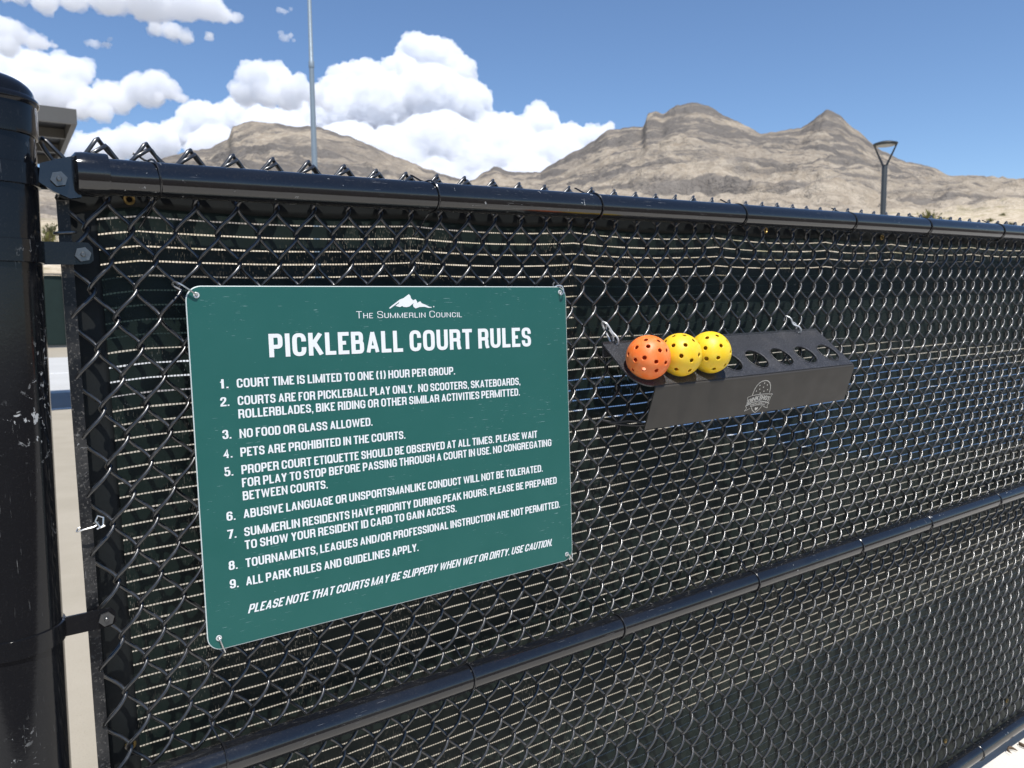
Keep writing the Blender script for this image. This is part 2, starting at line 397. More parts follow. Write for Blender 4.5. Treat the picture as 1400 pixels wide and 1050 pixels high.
rr_ = 3100 + 500 * np.sin(az * 0.07 + 1.0) - 500 * np.exp(-((az - 20) / 10) ** 2)
tt = np.concatenate([np.linspace(0, 0.16, 60, endpoint=False), np.linspace(0.16, 1.0, 150), np.linspace(1.03, 1.6, 14)])
A, Tt = np.meshgrid(az, tt, indexing='ij')
r_in = 46.0
Rr = np.where(Tt <= 0.16, r_in * (420.0 / r_in) ** (Tt / 0.16), 420 + (rr_[:, None] - 420) * (Tt - 0.16) / 0.84)
e_near = np.clip((np.log(Rr) - math.log(46)) / (math.log(260) - math.log(46)), 0, 1)
foot = 5.6 - 0.5 * np.exp(-((A - 35) / 25) ** 2)
X = -0.203 + Rr * np.sin(np.radians(A)); Y = -1.051 + Rr * np.cos(np.radians(A))
EL = -1.72 + (foot + 1.72) * (e_near ** 0.62)
u = np.clip((Rr - 420) / (rr_[:, None] - 420), 0, 1)
el_s = np.array([np.sum(el_r * np.exp(-((az - a_) / 4.5) ** 2) * np.gradient(az)) / np.sum(np.exp(-((az - a_) / 4.5) ** 2) * np.gradient(az)) for a_ in az])
shear = 2.2 * (1 - u) * (fbm(X * 0 + A / 9.0, Rr / 900, 3, 63) - 0.3)                  # spurs run down the face at a slant
el_sh = np.interp((A + shear * 2).ravel(), az, el_r).reshape(A.shape)
wgt = u ** 2.2
EL = EL + ((el_s[:, None] * (1 - wgt) + el_sh * wgt) - foot) * np.where(u < 1, u ** 0.80, 1)
CX, CY, CZ = -0.203, -1.051, 0.424
Z = CZ + Rr * np.tan(np.radians(EL))
beyond = np.clip(Tt - 1.0, 0, 1)
Z = np.where(Tt > 1.0, CZ + rr_[:, None] * np.tan(np.radians(el_r[:, None])) - (Rr - rr_[:, None]) * 0.42, Z)
amp = np.sin(np.pi * np.clip(u, 0, 1)) ** 0.7
gul = fbm(X / 210 + 0.8 * fbm(X / 500, Y / 500, 3, 9), Y / 420 + Z / 500, 6, 21, ridge=True, gain=0.52)
cliff = fbm(A * 0.2, (Z + X * 0.1) / 60 + 2 * fbm(X / 500, Y / 500, 3, 3), 4, 31)
Z = Z + amp * ((gul - 0.62) * 85 + (cliff - 0.5) * 40) + np.where((u > 0) & (Tt <= 1), (fbm(X / 40, Y / 40, 4, 41) - 0.5) * 16 * np.clip(amp * 2, 0, 1), 0)
Z = Z + (u <= 0) * (fbm(X / 9, Y / 9, 5, 51) - 0.5) * np.clip((Rr - 46) / 60, 0, 1) * 2.2
na, nr = A.shape
idx = np.arange(na * nr).reshape(na, nr)
q = np.stack([idx[:-1, :-1], idx[1:, :-1], idx[1:, 1:], idx[:-1, 1:]], -1).reshape(-1, 4)
def grid_obj(name, V, q, mat, smooth=True):
    me = bpy.data.meshes.new(name)
    me.vertices.add(len(V)); me.vertices.foreach_set('co', np.ascontiguousarray(V, dtype=np.float32).ravel())
    me.loops.add(q.size); me.loops.foreach_set('vertex_index', np.ascontiguousarray(q, dtype=np.int32).ravel())
    me.polygons.add(len(q)); me.polygons.foreach_set('loop_start', np.arange(0, q.size, 4, dtype=np.int32))
    me.update(calc_edges=True); me.validate()
    if smooth: me.polygons.foreach_set('use_smooth', np.ones(len(q), bool))
    me.materials.append(mat)
    o = bpy.data.objects.new(name, me); COL.objects.link(o); return o
hz = np.stack([X, Y, Z], -1).reshape(-1, 3)
tag(grid_obj('hills', hz, q[:, ::-1], M['desert']), kind='structure')
def hill_z(azd, r):
    i = int(np.argmin(np.abs(az - azd))); j = int(np.argmin(np.abs(Rr[i] - r)))
    return X[i, j], Y[i, j], Z[i, j]

# ------------------------------------------------------------------ clouds (closed bodies of vapour far behind the mountain)
C0 = np.array([CX, CY, CZ])
def pix(x, y):
    v = np.array(cf) + np.array(cr) * (x - 700) / 1051 - np.array(cu) * (y - 525) / 1051
    return v / np.linalg.norm(v)
# ------------------------------------------------------------------ (cloud bodies are listed by bearing and elevation in degrees, radius in degrees)
import bmesh
CLOUDS = [
 ('tower', [(22.29,8.60,2.95), (25.39,8.15,3.27), (28.56,8.43,3.31), (31.75,8.18,3.08), (34.96,8.41,3.08), (38.16,8.88,2.54), (40.28,9.59,2.26), (19.26,9.02,2.87), (33.91,10.21,2.53), (30.71,9.97,2.78), (26.47,9.94,2.74), (41.85,10.55,1.48), (27.17,17.79,1.54), (28.62,17.45,1.74), (29.86,16.54,1.59), (26.00,16.46,1.47), (23.51,15.82,1.74), (22.09,15.85,1.36), (21.22,15.25,1.18), (30.77,14.65,1.82), (28.14,14.63,2.95), (24.49,14.06,2.92), (21.67,13.72,2.23), (19.90,13.17,2.07), (33.39,11.97,2.38), (31.81,13.10,1.47), (35.79,13.90,0.97), (36.16,13.07,1.37), (34.99,12.94,1.08), (38.17,12.04,1.48), (39.75,12.34,0.98), (40.79,12.75,0.58), (33.38,10.97,2.76), (37.10,10.67,2.51), (28.61,11.21,3.47), (31.25,10.72,3.01), (17.38,11.62,2.75), (25.45,10.67,2.95), (22.35,10.84,2.89)]),
 ('shelf', [(16.09,15.71,1.29), (17.29,15.66,1.31), (18.73,15.21,1.15), (19.96,14.91,0.90), (15.33,14.62,0.95), (16.77,14.72,1.05), (18.21,14.35,0.89), (14.64,14.93,0.51), (20.69,14.38,0.64)]),
 ('bank', [(12.32,12.93,1.36), (10.82,11.81,1.18), (13.59,12.47,1.73), (8.14,11.01,1.30), (6.88,11.13,0.71), (6.42,10.42,1.35), (9.67,11.00,1.50), (5.50,10.21,1.33), (15.01,12.66,1.98), (13.52,10.70,2.21), (5.22,11.20,0.38), (9.06,11.99,0.57)]),
 ('left', [(3.44,14.81,1.28), (4.95,14.80,1.17), (5.86,15.25,0.59), (1.93,15.00,1.23), (1.13,14.29,1.36), (1.44,13.31,1.38), (3.36,13.43,1.51), (4.95,13.54,1.26), (2.71,15.40,0.69), (4.28,15.62,0.57)]),
 ('mid', [(7.03,13.99,0.92), (8.76,14.48,1.10), (9.73,14.84,0.88), (10.50,14.48,0.81), (7.64,13.49,0.94), (6.16,13.33,0.99), (9.38,13.93,0.88), (5.31,12.73,0.76), (11.37,13.98,0.50), (6.54,12.64,0.77)]),
 ('high', [(1.29,16.77,0.92), (2.03,16.61,0.87), (2.92,16.36,0.62), (3.53,16.25,0.42), (1.61,15.88,0.67), (4.12,16.25,0.25)]),
 ('ceiling', [(3.68,18.65,0.81), (5.28,19.07,0.97), (7.34,19.54,1.35), (9.47,19.76,1.62), (11.66,19.80,1.45), (13.23,19.65,1.01), (14.13,19.25,0.64), (14.82,19.15,0.36), (10.90,17.97,0.70), (10.02,17.95,0.54), (11.78,17.73,0.55), (13.15,17.96,0.32), (2.17,18.85,0.84)]),
 ('scrap', [(6.35,16.65,0.37), (7.01,16.65,0.30), (5.86,16.66,0.22), (7.20,17.01,0.18)]),
 ('puff', [(17.84,19.85,0.25), (18.22,19.75,0.21), (18.57,19.99,0.17)]),
 ('wisp', [(18.02,18.22,0.34), (18.41,18.42,0.25), (17.84,18.55,0.21), (18.69,18.09,0.17)]),
]
def cloud_body(name, label, blobs, D, vox_deg, depth, squash, disp, dens):
    r = random.Random(name); emax = max(b[1] for b in blobs)
    bm = bmesh.new()
    for a, e, rd in blobs:
        for k_ in range(depth):
            aa = a + r.uniform(-.25, .25) * rd * (k_ > 0); ee = e + r.uniform(-.25, .1) * rd * (k_ > 0); rr = rd * (1 if k_ == 0 else r.uniform(0.6, 0.95))
            d_ = D * (1 + (k_ - (depth - 1) / 2) * 0.02 + r.uniform(-0.008, 0.008))
            d_ = d_ - D * R(emax - ee) * 0.8
            p = C0 + d_ * np.array([math.sin(R(aa)) * math.cos(R(ee)), math.cos(R(aa)) * math.cos(R(ee)), math.sin(R(ee))])
            rad = d_ * R(rr)
            mt_ = Matrix.Translation(p.tolist()) @ Matrix.Diagonal((rad, rad, rad * squash, 1))
            bmesh.ops.create_icosphere(bm, subdivisions=3, radius=1.0, matrix=mt_)
    cen = np.mean([np.array(v.co) for v in bm.verts], axis=0)
    for v in bm.verts: v.co -= Vector(cen.tolist())
    me = bpy.data.meshes.new(name); bm.to_mesh(me); bm.free(); me.materials.append(M['cloud'] if dens is None else dens)
    o = bpy.data.objects.new('cloud', me); COL.objects.link(o); o.location = cen.tolist()
    rm = o.modifiers.new('merge', 'REMESH'); rm.mode = 'VOXEL'; rm.voxel_size = D * R(vox_deg); rm.use_smooth_shade = True
    for i_, (sz, st) in enumerate(disp):
        tx_ = bpy.data.textures.new(name + str(i_), 'CLOUDS'); tx_.noise_scale = D * R(sz); tx_.noise_depth = 3; tx_.noise_basis = 'VORONOI_F1' if i_ % 2 == 0 else 'BLENDER_ORIGINAL'
        dm = o.modifiers.new('billow', 'DISPLACE'); dm.texture = tx_; dm.texture_coords = 'LOCAL'; dm.strength = -D * R(st) if i_ % 2 == 0 else D * R(st); dm.mid_level = 0.45
    rm2 = o.modifiers.new('clean', 'REMESH'); rm2.mode = 'VOXEL'; rm2.voxel_size = D * R(vox_deg); rm2.use_smooth_shade = True
    tag(o, kind='structure')
    return o
for nm, blobs in CLOUDS:
    thin = nm in ('scrap', 'puff', 'wisp')
    D_ = {'tower': 9500, 'shelf': 7600, 'bank': 9000, 'left': 7000, 'mid': 6800, 'high': 6000, 'ceiling': 5500}.get(nm, 5600)
    cloud_body(nm, '', blobs, D_, 0.05 if not thin else 0.04, 3 if not thin else 1, 0.85 if not thin else 0.7,
               [(1.0, 0.65), (0.6, 0.35), (0.36, 0.36), (0.2, 0.16), (0.17, 0.22), (0.1, 0.08)] if not thin else [(0.4, 0.35), (0.2, 0.3), (0.12, 0.15)], None)

# ------------------------------------------------------------------ far court fence with dark screens
def far_fence(name, label, p0, p1, h):
    p0 = np.array(p0, float); p1 = np.array(p1, float); L = np.linalg.norm(p1 - p0); d = (p1 - p0) / L
    root = thing(name, label, 'fence', (p0[0], p0[1], GZ), fence=False)
    a = math.atan2(d[1], d[0]); root.rotation_euler = (0, 0, a)
    mb = MB(); n = 160
    xs = np.linspace(0.05, L - 0.05, n); v = []
    for zz in (0.10, h - 0.05):
        for x in xs: v.append((x, 0.06 + 0.012 * math.sin(x * 2.1), zz))
    mb.add(v, [(i, i + 1, n + i + 1, n + i) for i in range(n - 1)]); obj('screen', mb, M['screen_far'], root)
    m = MB(); m.tube([(0, 0, h), (L, 0, h)], 0.03); obj('top_rail', m, M['dark_metal'], root)
    m = MB(); m.tube([(0, 0, 0.06), (L, 0, 0.06)], 0.025); obj('bottom_rail', m, M['dark_metal'], root)
    for i in range(int(L / 3.05) + 1):
        m = MB(); m.tube([(i * 3.05, -0.0, 0), (i * 3.05, 0, h + 0.05)], 0.04); obj('post', m, M['dark_metal'], root)
    return root
far_fence('court_fence', 'dark green screened court fence across the far end of the courts', (-10, 35.4), (28.0, 35.4), 2.97)
far_fence('court_fence', 'dark green screened court fence along the right side of the courts', (28.6, 35.2), (28.6, -3.0), 2.97)

# ------------------------------------------------------------------ shade canopy
root = thing('shade_canopy', 'grey flat roofed shade canopy behind the big black post', 'canopy', (-1.4, 11.6, GZ), fence=False)
off = (-1.4, 11.6, GZ)
m = MB()
x0, x1, y0, y1, z0, z1 = -3.6, 0.78, 10.0, 13.2, 2.75, 2.93
m.box(((x0 + x1) / 2, y0 + 0.03, (z0 + z1) / 2), (x1 - x0, 0.06, z1 - z0))
m.box(((x0 + x1) / 2, y1 - 0.03, (z0 + z1) / 2), (x1 - x0, 0.06, z1 - z0))
m.box((x1 - 0.03, (y0 + y1) / 2, (z0 + z1) / 2), (0.06, y1 - y0 - 0.124, z1 - z0))
m.box((x0 + 0.03, (y0 + y1) / 2, (z0 + z1) / 2), (0.06, y1 - y0 - 0.124, z1 - z0))
obj('fascia', m, M['canopy'], root, smooth=False, off=off)
m = MB(); m.box(((x0 + x1) / 2, (y0 + y1) / 2, z1 - 0.03), (x1 - x0 - 0.125, y1 - y0 - 0.125, 0.03)); obj('roof_deck', m, M['canopy_under'], root, smooth=False, off=off)
for yy in (11.05, 12.15):
    m = MB(); m.box(((x0 + x1) / 2, yy, z0 + 0.07), (x1 - x0 - 0.13, 0.08, 0.12)); obj('beam', m, M['canopy'], root, smooth=False, off=off)
for xx in (-3.2, -0.35):
    m = MB(); m.box((xx, 11.6, (GZ + z1) / 2 - 0.05), (0.15, 0.15, z1 - GZ - 0.1)); obj('post', m, M['dark_metal'], root, smooth=False, off=off)

# ------------------------------------------------------------------ tall pole and street lamp
d = 46.0; a = R(19.81); px, py = CX + d * math.sin(a), CY + d * math.cos(a)
root = thing('light_pole', 'tall tapered galvanised pole rising in front of the left hill', 'pole', (px, py, GZ), fence=False)
m = MB(); m.lathe([(0.21, 0), (0.205, 2.0), (0.13, 15.2)], sides=20); obj('lower_shaft', m, M['galv'], root)
m = MB(); m.lathe([(0.15, 15.0), (0.155, 15.05), (0.155, 15.35), (0.12, 15.4), (0.085, 24.0)], sides=20); obj('upper_shaft', m, M['galv'], root)
m = MB(); m.lathe([(0.32, 0), (0.32, 0.04), (0.22, 0.1)], sides=20); obj('base_flange', m, M['galv'], root)
d = 28.0; a = R(59.26); px, py = CX + d * math.sin(a), CY + d * math.cos(a)
H = 0.424 + d * math.tan(R(10.63)) - GZ
root = thing('street_lamp', 'dark street lamp with a V shaped yoke and flat disc head', 'street lamp', (px, py, GZ), fence=False)
t = np.array([math.cos(a), -math.sin(a), 0])
m = MB(); m.lathe([(0.085, 0), (0.085, H - 0.75), (0.06, H - 0.70)], sides=16); obj('pole', m, M['dark_metal'], root)
m = MB(); m.box((0, 0, 0.03), (0.3, 0.3, 0.06)); obj('base_plate', m, M['dark_metal'], root, smooth=False)
for s in (-1, 1):
    m = MB(); m.tube([(0, 0, H - 0.80), tuple(t * s * 0.06 + np.array([0, 0, H - 0.70])), tuple(t * s * 0.33 + np.array([0, 0, H - 0.06]))], [0.035, 0.035, 0.022], 8); obj('arm', m, M['dark_metal'], root)
m = MB(); m.lathe([(0.33, H - 0.085), (0.37, H - 0.05), (0.36, H - 0.02), (0.2, H + 0.03), (0.02, H + 0.045)], sides=28); hd = obj('lamp_head', m, M['dark_metal'], root)
m = MB(); m.lathe([(0.28, H - 0.10), (0.28, H - 0.086)], sides=24); obj('lens', m, M['lens'], hd)

# ------------------------------------------------------------------ desert shrubs on the slope
def shrub_mesh(name, seed, n, h):
    r = random.Random(seed); mb = MB(); V = []; F = []
    for i in range(n):
        th = r.uniform(0, 2 * math.pi); ph = r.uniform(0.05, 1.1); L = h * r.uniform(0.55, 1.0)
        dirv = np.array([math.sin(ph) * math.cos(th), math.sin(ph) * math.sin(th), math.cos(ph)])
        b = dirv * L * r.uniform(0.25, 0.9); sz = h * r.uniform(0.05, 0.11)
        a1 = np.array([r.gauss(0, 1), r.gauss(0, 1), r.gauss(0, 1)]); a1 /= np.linalg.norm(a1)
        a2 = np.cross(a1, dirv); a2 /= np.linalg.norm(a2) + 1e-9
        k0 = len(V); V += [b - a2 * sz * 0.4, b + dirv * sz * 1.3 + a1 * sz * 0.3, b + a2 * sz * 0.4, b - dirv * sz * 0.5]
        F.append((k0, k0 + 1, k0 + 2, k0 + 3))
    mb.add(V, F); return mb
def stem_mesh(seed, n, h):
    r = random.Random(seed); mb = MB()
    for i in range(n):
        th = r.uniform(0, 6.28); ph = r.uniform(0.1, 0.9); L = h * r.uniform(0.6, 0.95)
        e = np.array([math.sin(ph) * math.cos(th), math.sin(ph) * math.sin(th), math.cos(ph)]) * L
        mb.tube([(0, 0, -0.1), e * 0.5 + np.array([0, 0, 0.05 * h]), e], [0.03 * h, 0.018 * h, 0.006 * h], 5)
    return mb
protos = []
for i in range(3):
    root = thing('desert_shrub', 'x', 'shrub', (0, 0, 0), fence=False, group='shrubs on the desert slope')
    obj('foliage', shrub_mesh('foliage', 30 + i, 420, 1.0), M['shrub_y' if i != 1 else 'shrub_g'], root, smooth=False)
    obj('stem', stem_mesh(60 + i, 12, 0.9), M['stem'], root)
    protos.append(root)
spots = [(61.9, 62, 1.55, 'spiky yellow green shrub beside the street lamp pole, against the mountain')]
used = set()
def place(i, a, r, s, label):
    p = protos[i]
    if i in used:
        c = p.copy(); COL.objects.link(c)
        for ch in p.children:
            cc = ch.copy(); COL.objects.link(cc); cc.parent = c
        p = c
    used.add(i)
    x, y, z = hill_z(a, r); p.location = (x, y, z - 0.08); p.rotation_euler = (0, 0, rng.uniform(0, 6.28)); p.scale = (s, s, s * rng.uniform(0.8, 1.1))
    tag(p, label)
place(0, 61.9, 230, 6.6, 'spiky yellow green shrub beside the street lamp pole, against the mountain')
place(1, 2.75, 130, 3.0, 'olive shrub seen through the gap beside the post, lower one')
place(2, 3.05, 165, 3.9, 'yellow shrub seen through the gap beside the post, nearest the post')
for n_, (a_, r__, s__, lb) in enumerate([(3.3, 200, 4.2, 'shrub on the slope farther back, straight above the small gap by the post'), (64.2, 205, 1.6, 'low shrub on the pale slope just right of the spiky lamp side shrub'), (65.3, 235, 1.8, 'low shrub on the pale slope under the right end of the ridge'), (66.4, 200, 1.5, 'lowest shrub on the pale slope, near the right edge of the view'), (66.0, 300, 2.2, 'farther rounded shrub on the pale slope above the top rail at the right')]):
    place((n_ + 1) % 3, a_, r__, s__, lb)

# ------------------------------------------------------------------ THE FENCE
ZT, ZM, ZB, RY, RR = 0.5878, -0.1667, -0.8975, -0.0242, 0.0212
X0, X1 = -0.1205, 4.2
base = (1.0, -0.0, -0.92)
fence = thing('chain_link_fence', 'black vinyl chain link fence panel with pipe rails holding the sign', 'fence', base)
def rail(name, z, xa, xb):
    m = MB(); n = 80
    xs = np.linspace(xa, xb, n)
    m.tube([(x, RY, z + 0.0016 * math.sin(x * 1.7 + z * 9)) for x in xs], RR, 32)
    return obj(name, m, M['paint'], fence, off=base)
tr = rail('top_rail', ZT, -0.09, X1)
mr = rail('middle_rail', ZM, -0.135, X1)
br = rail('bottom_rail', ZB, -0.15, X1)
# rail end cup with its ears and bolt
m = MB()
m.lathe([(0.012, -0.108), (0.0205, -0.107), (0.0245, -0.1035), (0.0252, -0.098), (0.0252, -0.073), (0.0245, -0.0705), (0.0213, -0.0700)], (0, RY, ZT), 36, 'x')
cup = obj('rail_end_cup', m, M['paint'], fence, off=base)
m = MB()
m.prism([(-0.1005, ZT + 0.021), (-0.118, ZT + 0.016), (-0.139, ZT + 0.009), (-0.142, ZT - 0.012), (-0.128, ZT - 0.022), (-0.112, ZT - 0.029), (-0.1005, ZT - 0.027)], RY - 0.0045, RY + 0.0045)
obj('ear', m, M['paint'], cup, off=base, smooth=False)
def bolt(parent, x, y, z, s=1.0):
    m = MB()
    hexp = [(0.0088 * s * math.cos(t), 0.0088 * s * math.sin(t)) for t in [i * math.pi / 3 + 0.2 for i in range(6)]]
    s *= 0.60
    m.prism([(x + a, z + b) for a, b in hexp], y - 0.0082 * s, y - 0.0012)
    m.lathe([(0.0036 * s, y - 0.0135 * s), (0.0046 * s, y - 0.0125 * s), (0.0046 * s, y - 0.008 * s)], (x, 0, z), 14, 'y')
    obj('bolt', m, M['zinc'], parent, off=base if parent.parent is fence or parent is fence else pbase, sharp=25)
pbase = (-0.21, -0.012, -0.92)
bolt(cup, -0.122, RY - 0.0045, ZT - 0.008)

# woven wire: every spiral is a flattened helix hooked into its neighbours
W, HH = 0.051, 0.0727
def spiral(phase, z_top):
    """centre line of one spiral; left bends at z = z_top - phase"""
    z_start = z_top
    nseg = 8; halfs = int((z_top - (ZB - 0.012)) / (HH / 2))
    t = np.linspace(0, halfs * math.pi, halfs * nseg + 1)
    tri = 2 / math.pi * np.arcsin(np.cos(t)); x = (0.42 * tri + 0.58 * np.cos(t)) * (W / 4 + 0.0018)
    y = np.sign(np.sin(t)) * np.abs(np.sin(t)) ** 0.85 * 0.0074
    z = z_top - t / math.pi * HH / 2
    return x, y, z, t
WR = 0.00258
xs_b = []
kmax = int((X1 - X0) / (W / 2))
sides = 7
allv = []; allq = []; nv = 0
ZPK = 0.346 + 4 * HH        # peaks over even column borders
jit = np.random.default_rng(3)
for kcol in range(kmax):
    left_even = (kcol % 2 == 0)
    # top bend: on the even border (left bend when the column's left border is even)
    x, y, z, t = spiral(0, ZPK)
    if left_even: xx = -x; yy = y          # starts at left bend, first goes down-right: back strand
    else: xx = x; yy = -y                  # starts at right bend, first goes down-left: front strand
    yy = yy if left_even else yy
    sgn = -1 if left_even else 1
    # knuckled end: the tip hooks back over its neighbour's strand
    hx = np.array([0.0185, 0.0135, 0.0085, 0.0042, 0.0010]) * (-1 if left_even else 1)
    hzp = np.array([-0.0235, -0.0160, -0.0080, -0.0010, 0.0018])
    hy = np.array([0.0052, 0.0054, 0.0054, 0.0046, 0.0022]) * (-1.0 if left_even else 1.0)
    bl = np.clip(np.arange(len(xx)) / 8.0, 0, 1); lin = np.sign(xx[0]) * (W / 4 + 0.0018) * (2 / math.pi) * np.arcsin(np.cos(t)); xx = np.where(t < math.pi, lin * (1 - bl) + xx * bl, xx)
    xe = xx[0]; zdrop = np.where(np.arange(len(z)) < 4, -0.0065 * (1 - np.arange(len(z)) / 4.0), 0) if not left_even else 0 * z
    px_ = np.concatenate([xe + hx, xx]); pz_ = np.concatenate([z[0] + hzp + zdrop[0], z + zdrop]); py_ = np.concatenate([hy, yy])
    if kcol == 0:      # the end spiral finishes in a long hairpin leaning over the post side
        px_ = np.concatenate([np.array([0.0105, 0.0005, -0.0085, -0.0125, -0.0145, -0.0125, -0.0095, -0.0035]) - 0.0128, xx[7:]]); pz_ = np.concatenate([np.array([-0.030, -0.018, -0.0065, -0.0025, -0.0060, -0.0105, -0.0165, -0.0275]) + z[0], z[7:]]); py_ = np.concatenate([np.array([-0.006, -0.006, -0.005, -0.002, 0.003, 0.005, 0.0055, 0.0055]), yy[7:]])
    cx = X0 + (kcol + 0.5) * W / 2
    squeeze = (0.0205 + 0.0125 * math.exp(-max(cx + 0.02, 0) / 0.28)) / 0.0368
    pz_ = np.where(pz_ > 0.600, 0.600 + (pz_ - 0.600) * squeeze, pz_)
    # the link is never perfectly even
    wob = 0.0016 * np.sin(pz_ * 7 + kcol * 0.31) + 0.0009 * np.sin(pz_ * 31 + kcol * 1.9) + jit.normal(0, 0.0006)
    P = np.stack([cx + px_ + wob, py_ * jit.uniform(0.85, 1.15) + 0.0042 + 0.0018 * np.sin(kcol * 0.21 + pz_ * 4), pz_ + 0.0012 * math.sin(kcol * 0.63)], -1)
    T = np.gradient(P, axis=0); T /= np.linalg.norm(T, axis=1)[:, None]
    ref = np.array([0.0, 1.0, 0.0])
    N = np.cross(T, ref); nl = np.linalg.norm(N, axis=1)[:, None]; N = N / np.maximum(nl, 1e-6)
    # keep the frame continuous
    for i in range(1, len(N)):
        n_ = N[i - 1] - T[i] * (N[i - 1] @ T[i]); N[i] = n_ / (np.linalg.norm(n_) + 1e-9)
    B = np.cross(T, N)
    th = np.arange(sides) * 2 * math.pi / sides
    ring = P[:, None, :] + WR * (np.cos(th)[None, :, None] * N[:, None, :] + np.sin(th)[None, :, None] * B[:, None, :])
    n = len(P)
    ids = nv + np.arange(n * sides).reshape(n, sides)
    a = ids[:-1]; b = ids[1:]
    qd = np.stack([a, np.roll(a, -1, 1), np.roll(b, -1, 1), b], -1).reshape(-1, 4)
    allv.append(ring.reshape(-1, 3)); allq.append(qd); nv += n * sides
V = np.concatenate(allv) - np.array(base)
wm = grid_obj('woven_wire', V, np.concatenate(allq), M['wire']); wm.parent = fence

# flat tension bar threaded through the first spiral
m = MB()
def barx(z): return -0.1215 + 0.0105 * (z - 0.2)
zz = np.linspace(-0.90, 0.561, 30)
for i in range(len(zz) - 1): pass
bw, bt = 0.0066, 0.0022
v = []; f = []
for i, z in enumerate(zz):
    for a, b in ((-bw, -bt), (bw, -bt), (bw, bt), (-bw, bt)): v.append((barx(z) + a, b + 0.0035, z))
for i in range(len(zz) - 1):
    for j in range(4): f.append((4 * i + j, 4 * i + (j + 1) % 4, 4 * i + 4 + (j + 1) % 4, 4 * i + 4 + j))
f.append((0, 1, 2, 3)); n4 = 4 * (len(zz) - 1); f.append((n4, n4 + 1, n4 + 2, n4 + 3))
m.add(v, f); obj('tension_bar', m, M['bar'], fence, off=base, smooth=False)

# tie wires round the rails
def tie(z, x, kind, mat='tie'):
    r = RR + 0.0016; pts = []
    a0, a1 = (R(-40), R(255))
    n = 26
    for i in range(n + 1):
        f_ = i / n; a = R(62) + (R(298) - R(62)) * f_          # from the top back, over the front, to the bottom back
        pts.append((x + 0.004 * math.sin(math.pi * f_) + (0.010 * f_ if kind == 'top' else -0.004 * f_), RY + r * math.cos(a), z + r * math.sin(a)))
    xt = pts[0][0]; xb = pts[-1][0]
    if kind == 'top':
        head = [(xt - 0.012, 0.004, z + 0.034), (xt - 0.010, 0.0075, z + 0.038), (xt - 0.005, 0.003, z + 0.031)]
        tail = [(xb - 0.004, 0.0, z - 0.028), (xb - 0.012, -0.006, z - 0.040), (xb - 0.020, -0.007, z - 0.054), (xb - 0.024, 0.001, z - 0.060), (xb - 0.021, 0.006, z - 0.056)]
    else:
        head = [(xt - 0.006, 0.007, z + 0.046), (xt - 0.010, 0.000, z + 0.049), (xt - 0.009, -0.007, z + 0.044), (xt - 0.004, -0.006, z + 0.033)]
        tail = [(xb - 0.004, -0.004, z - 0.028), (xb - 0.012, -0.008, z - 0.032), (xb - 0.021, -0.004, z - 0.030), (xb - 0.026, 0.004, z - 0.027)]
    P = head + pts + tail
    P = np.array(P)
    # smooth a little
    for _ in range(2): P[1:-1] = (P[:-2] + 2 * P[1:-1] + P[2:]) / 4
    m = MB(); m.tube(P, 0.0014, 7); return obj('tie_wire', m, M[mat], fence, off=base)
for x in (-0.026, 0.353, 0.668, 1.038, 1.408, 1.724, 2.099, 2.46, 2.8, 3.15): tie(ZT, x, 'top')
for x in (0.010, 0.388, 0.705, 1.078, 1.451, 1.757, 2.126, 2.47, 2.8, 3.15): tie(ZM, x, 'mid')
for x in (2.06, 2.42, 2.8, 3.15): tie(ZB, x, 'mid')
# pale wires twisted round the bar
m = MB()
xb = barx(0.165)
m.tube([(xb - 0.010, -0.0075, 0.165), (xb - 0.004, -0.0095, 0.167), (xb + 0.006, -0.0092, 0.168), (xb + 0.012, -0.008, 0.170), (xb + 0.013, 0.0, 0.171), (xb + 0.004, 0.0065, 0.169), (xb - 0.009, 0.007, 0.166), (xb - 0.0115, -0.002, 0.164)], 0.0010, 7, closed=True)
m.tube([(xb + 0.010, -0.0095, 0.165), (xb + 0.017, -0.0095, 0.1685), (xb + 0.018, -0.0085, 0.178), (xb + 0.012, -0.0085, 0.181), (xb + 0.009, -0.009, 0.175), (xb + 0.014, -0.0105, 0.166), (xb + 0.019, -0.0105, 0.168)], 0.0011, 7)
obj('tie_wire', m, M['alu'], fence, off=base)['label'] = 'silver wire twisted round the flat bar'
m = MB(); xb = barx(0.523)
m.tube([(xb + 0.011 * math.cos(t), 0.0045 * math.sin(t), 0.5225 + 0.001 * math.cos(t)) for t in np.linspace(0, 2 * math.pi, 20, endpoint=False)], 0.0017, 7, closed=True)
obj('tie_wire', m, M['zinc'], fence, off=base)['label'] = 'grey wire ring round the flat bar'

# ------------------------------------------------------------------ big corner post with its bands
post = thing('fence_post', 'thick glossy black steel post with domed cap at the left edge', 'post', pbase)
def pax(z): return -0.1901 + 0.0274 * (z - 0.6177)
PY, PR = -0.012, 0.05
def ring_at(z, r): return [(pax(z) + r * math.cos(t), PY + r * math.sin(t), z) for t in np.linspace(0, 2 * math.pi, 64, endpoint=False)]
def skin(profile, sides=64):
    v = []; f = []
    for r, z in profile: v += ring_at(z, r)
    for i in range(len(profile) - 1):
        for j in range(sides):
            j2 = (j + 1) % sides; f.append((i * sides + j, i * sides + j2, (i + 1) * sides + j2, (i + 1) * sides + j))
    f.append(tuple(range(sides))[::-1]); f.append(tuple((len(profile) - 1) * sides + j for j in range(sides)))
    m = MB(); m.add(v, f); return m
obj('shaft', skin([(PR, z) for z in np.linspace(-0.96, 0.655, 24)]), M['post'], post, off=pbase)
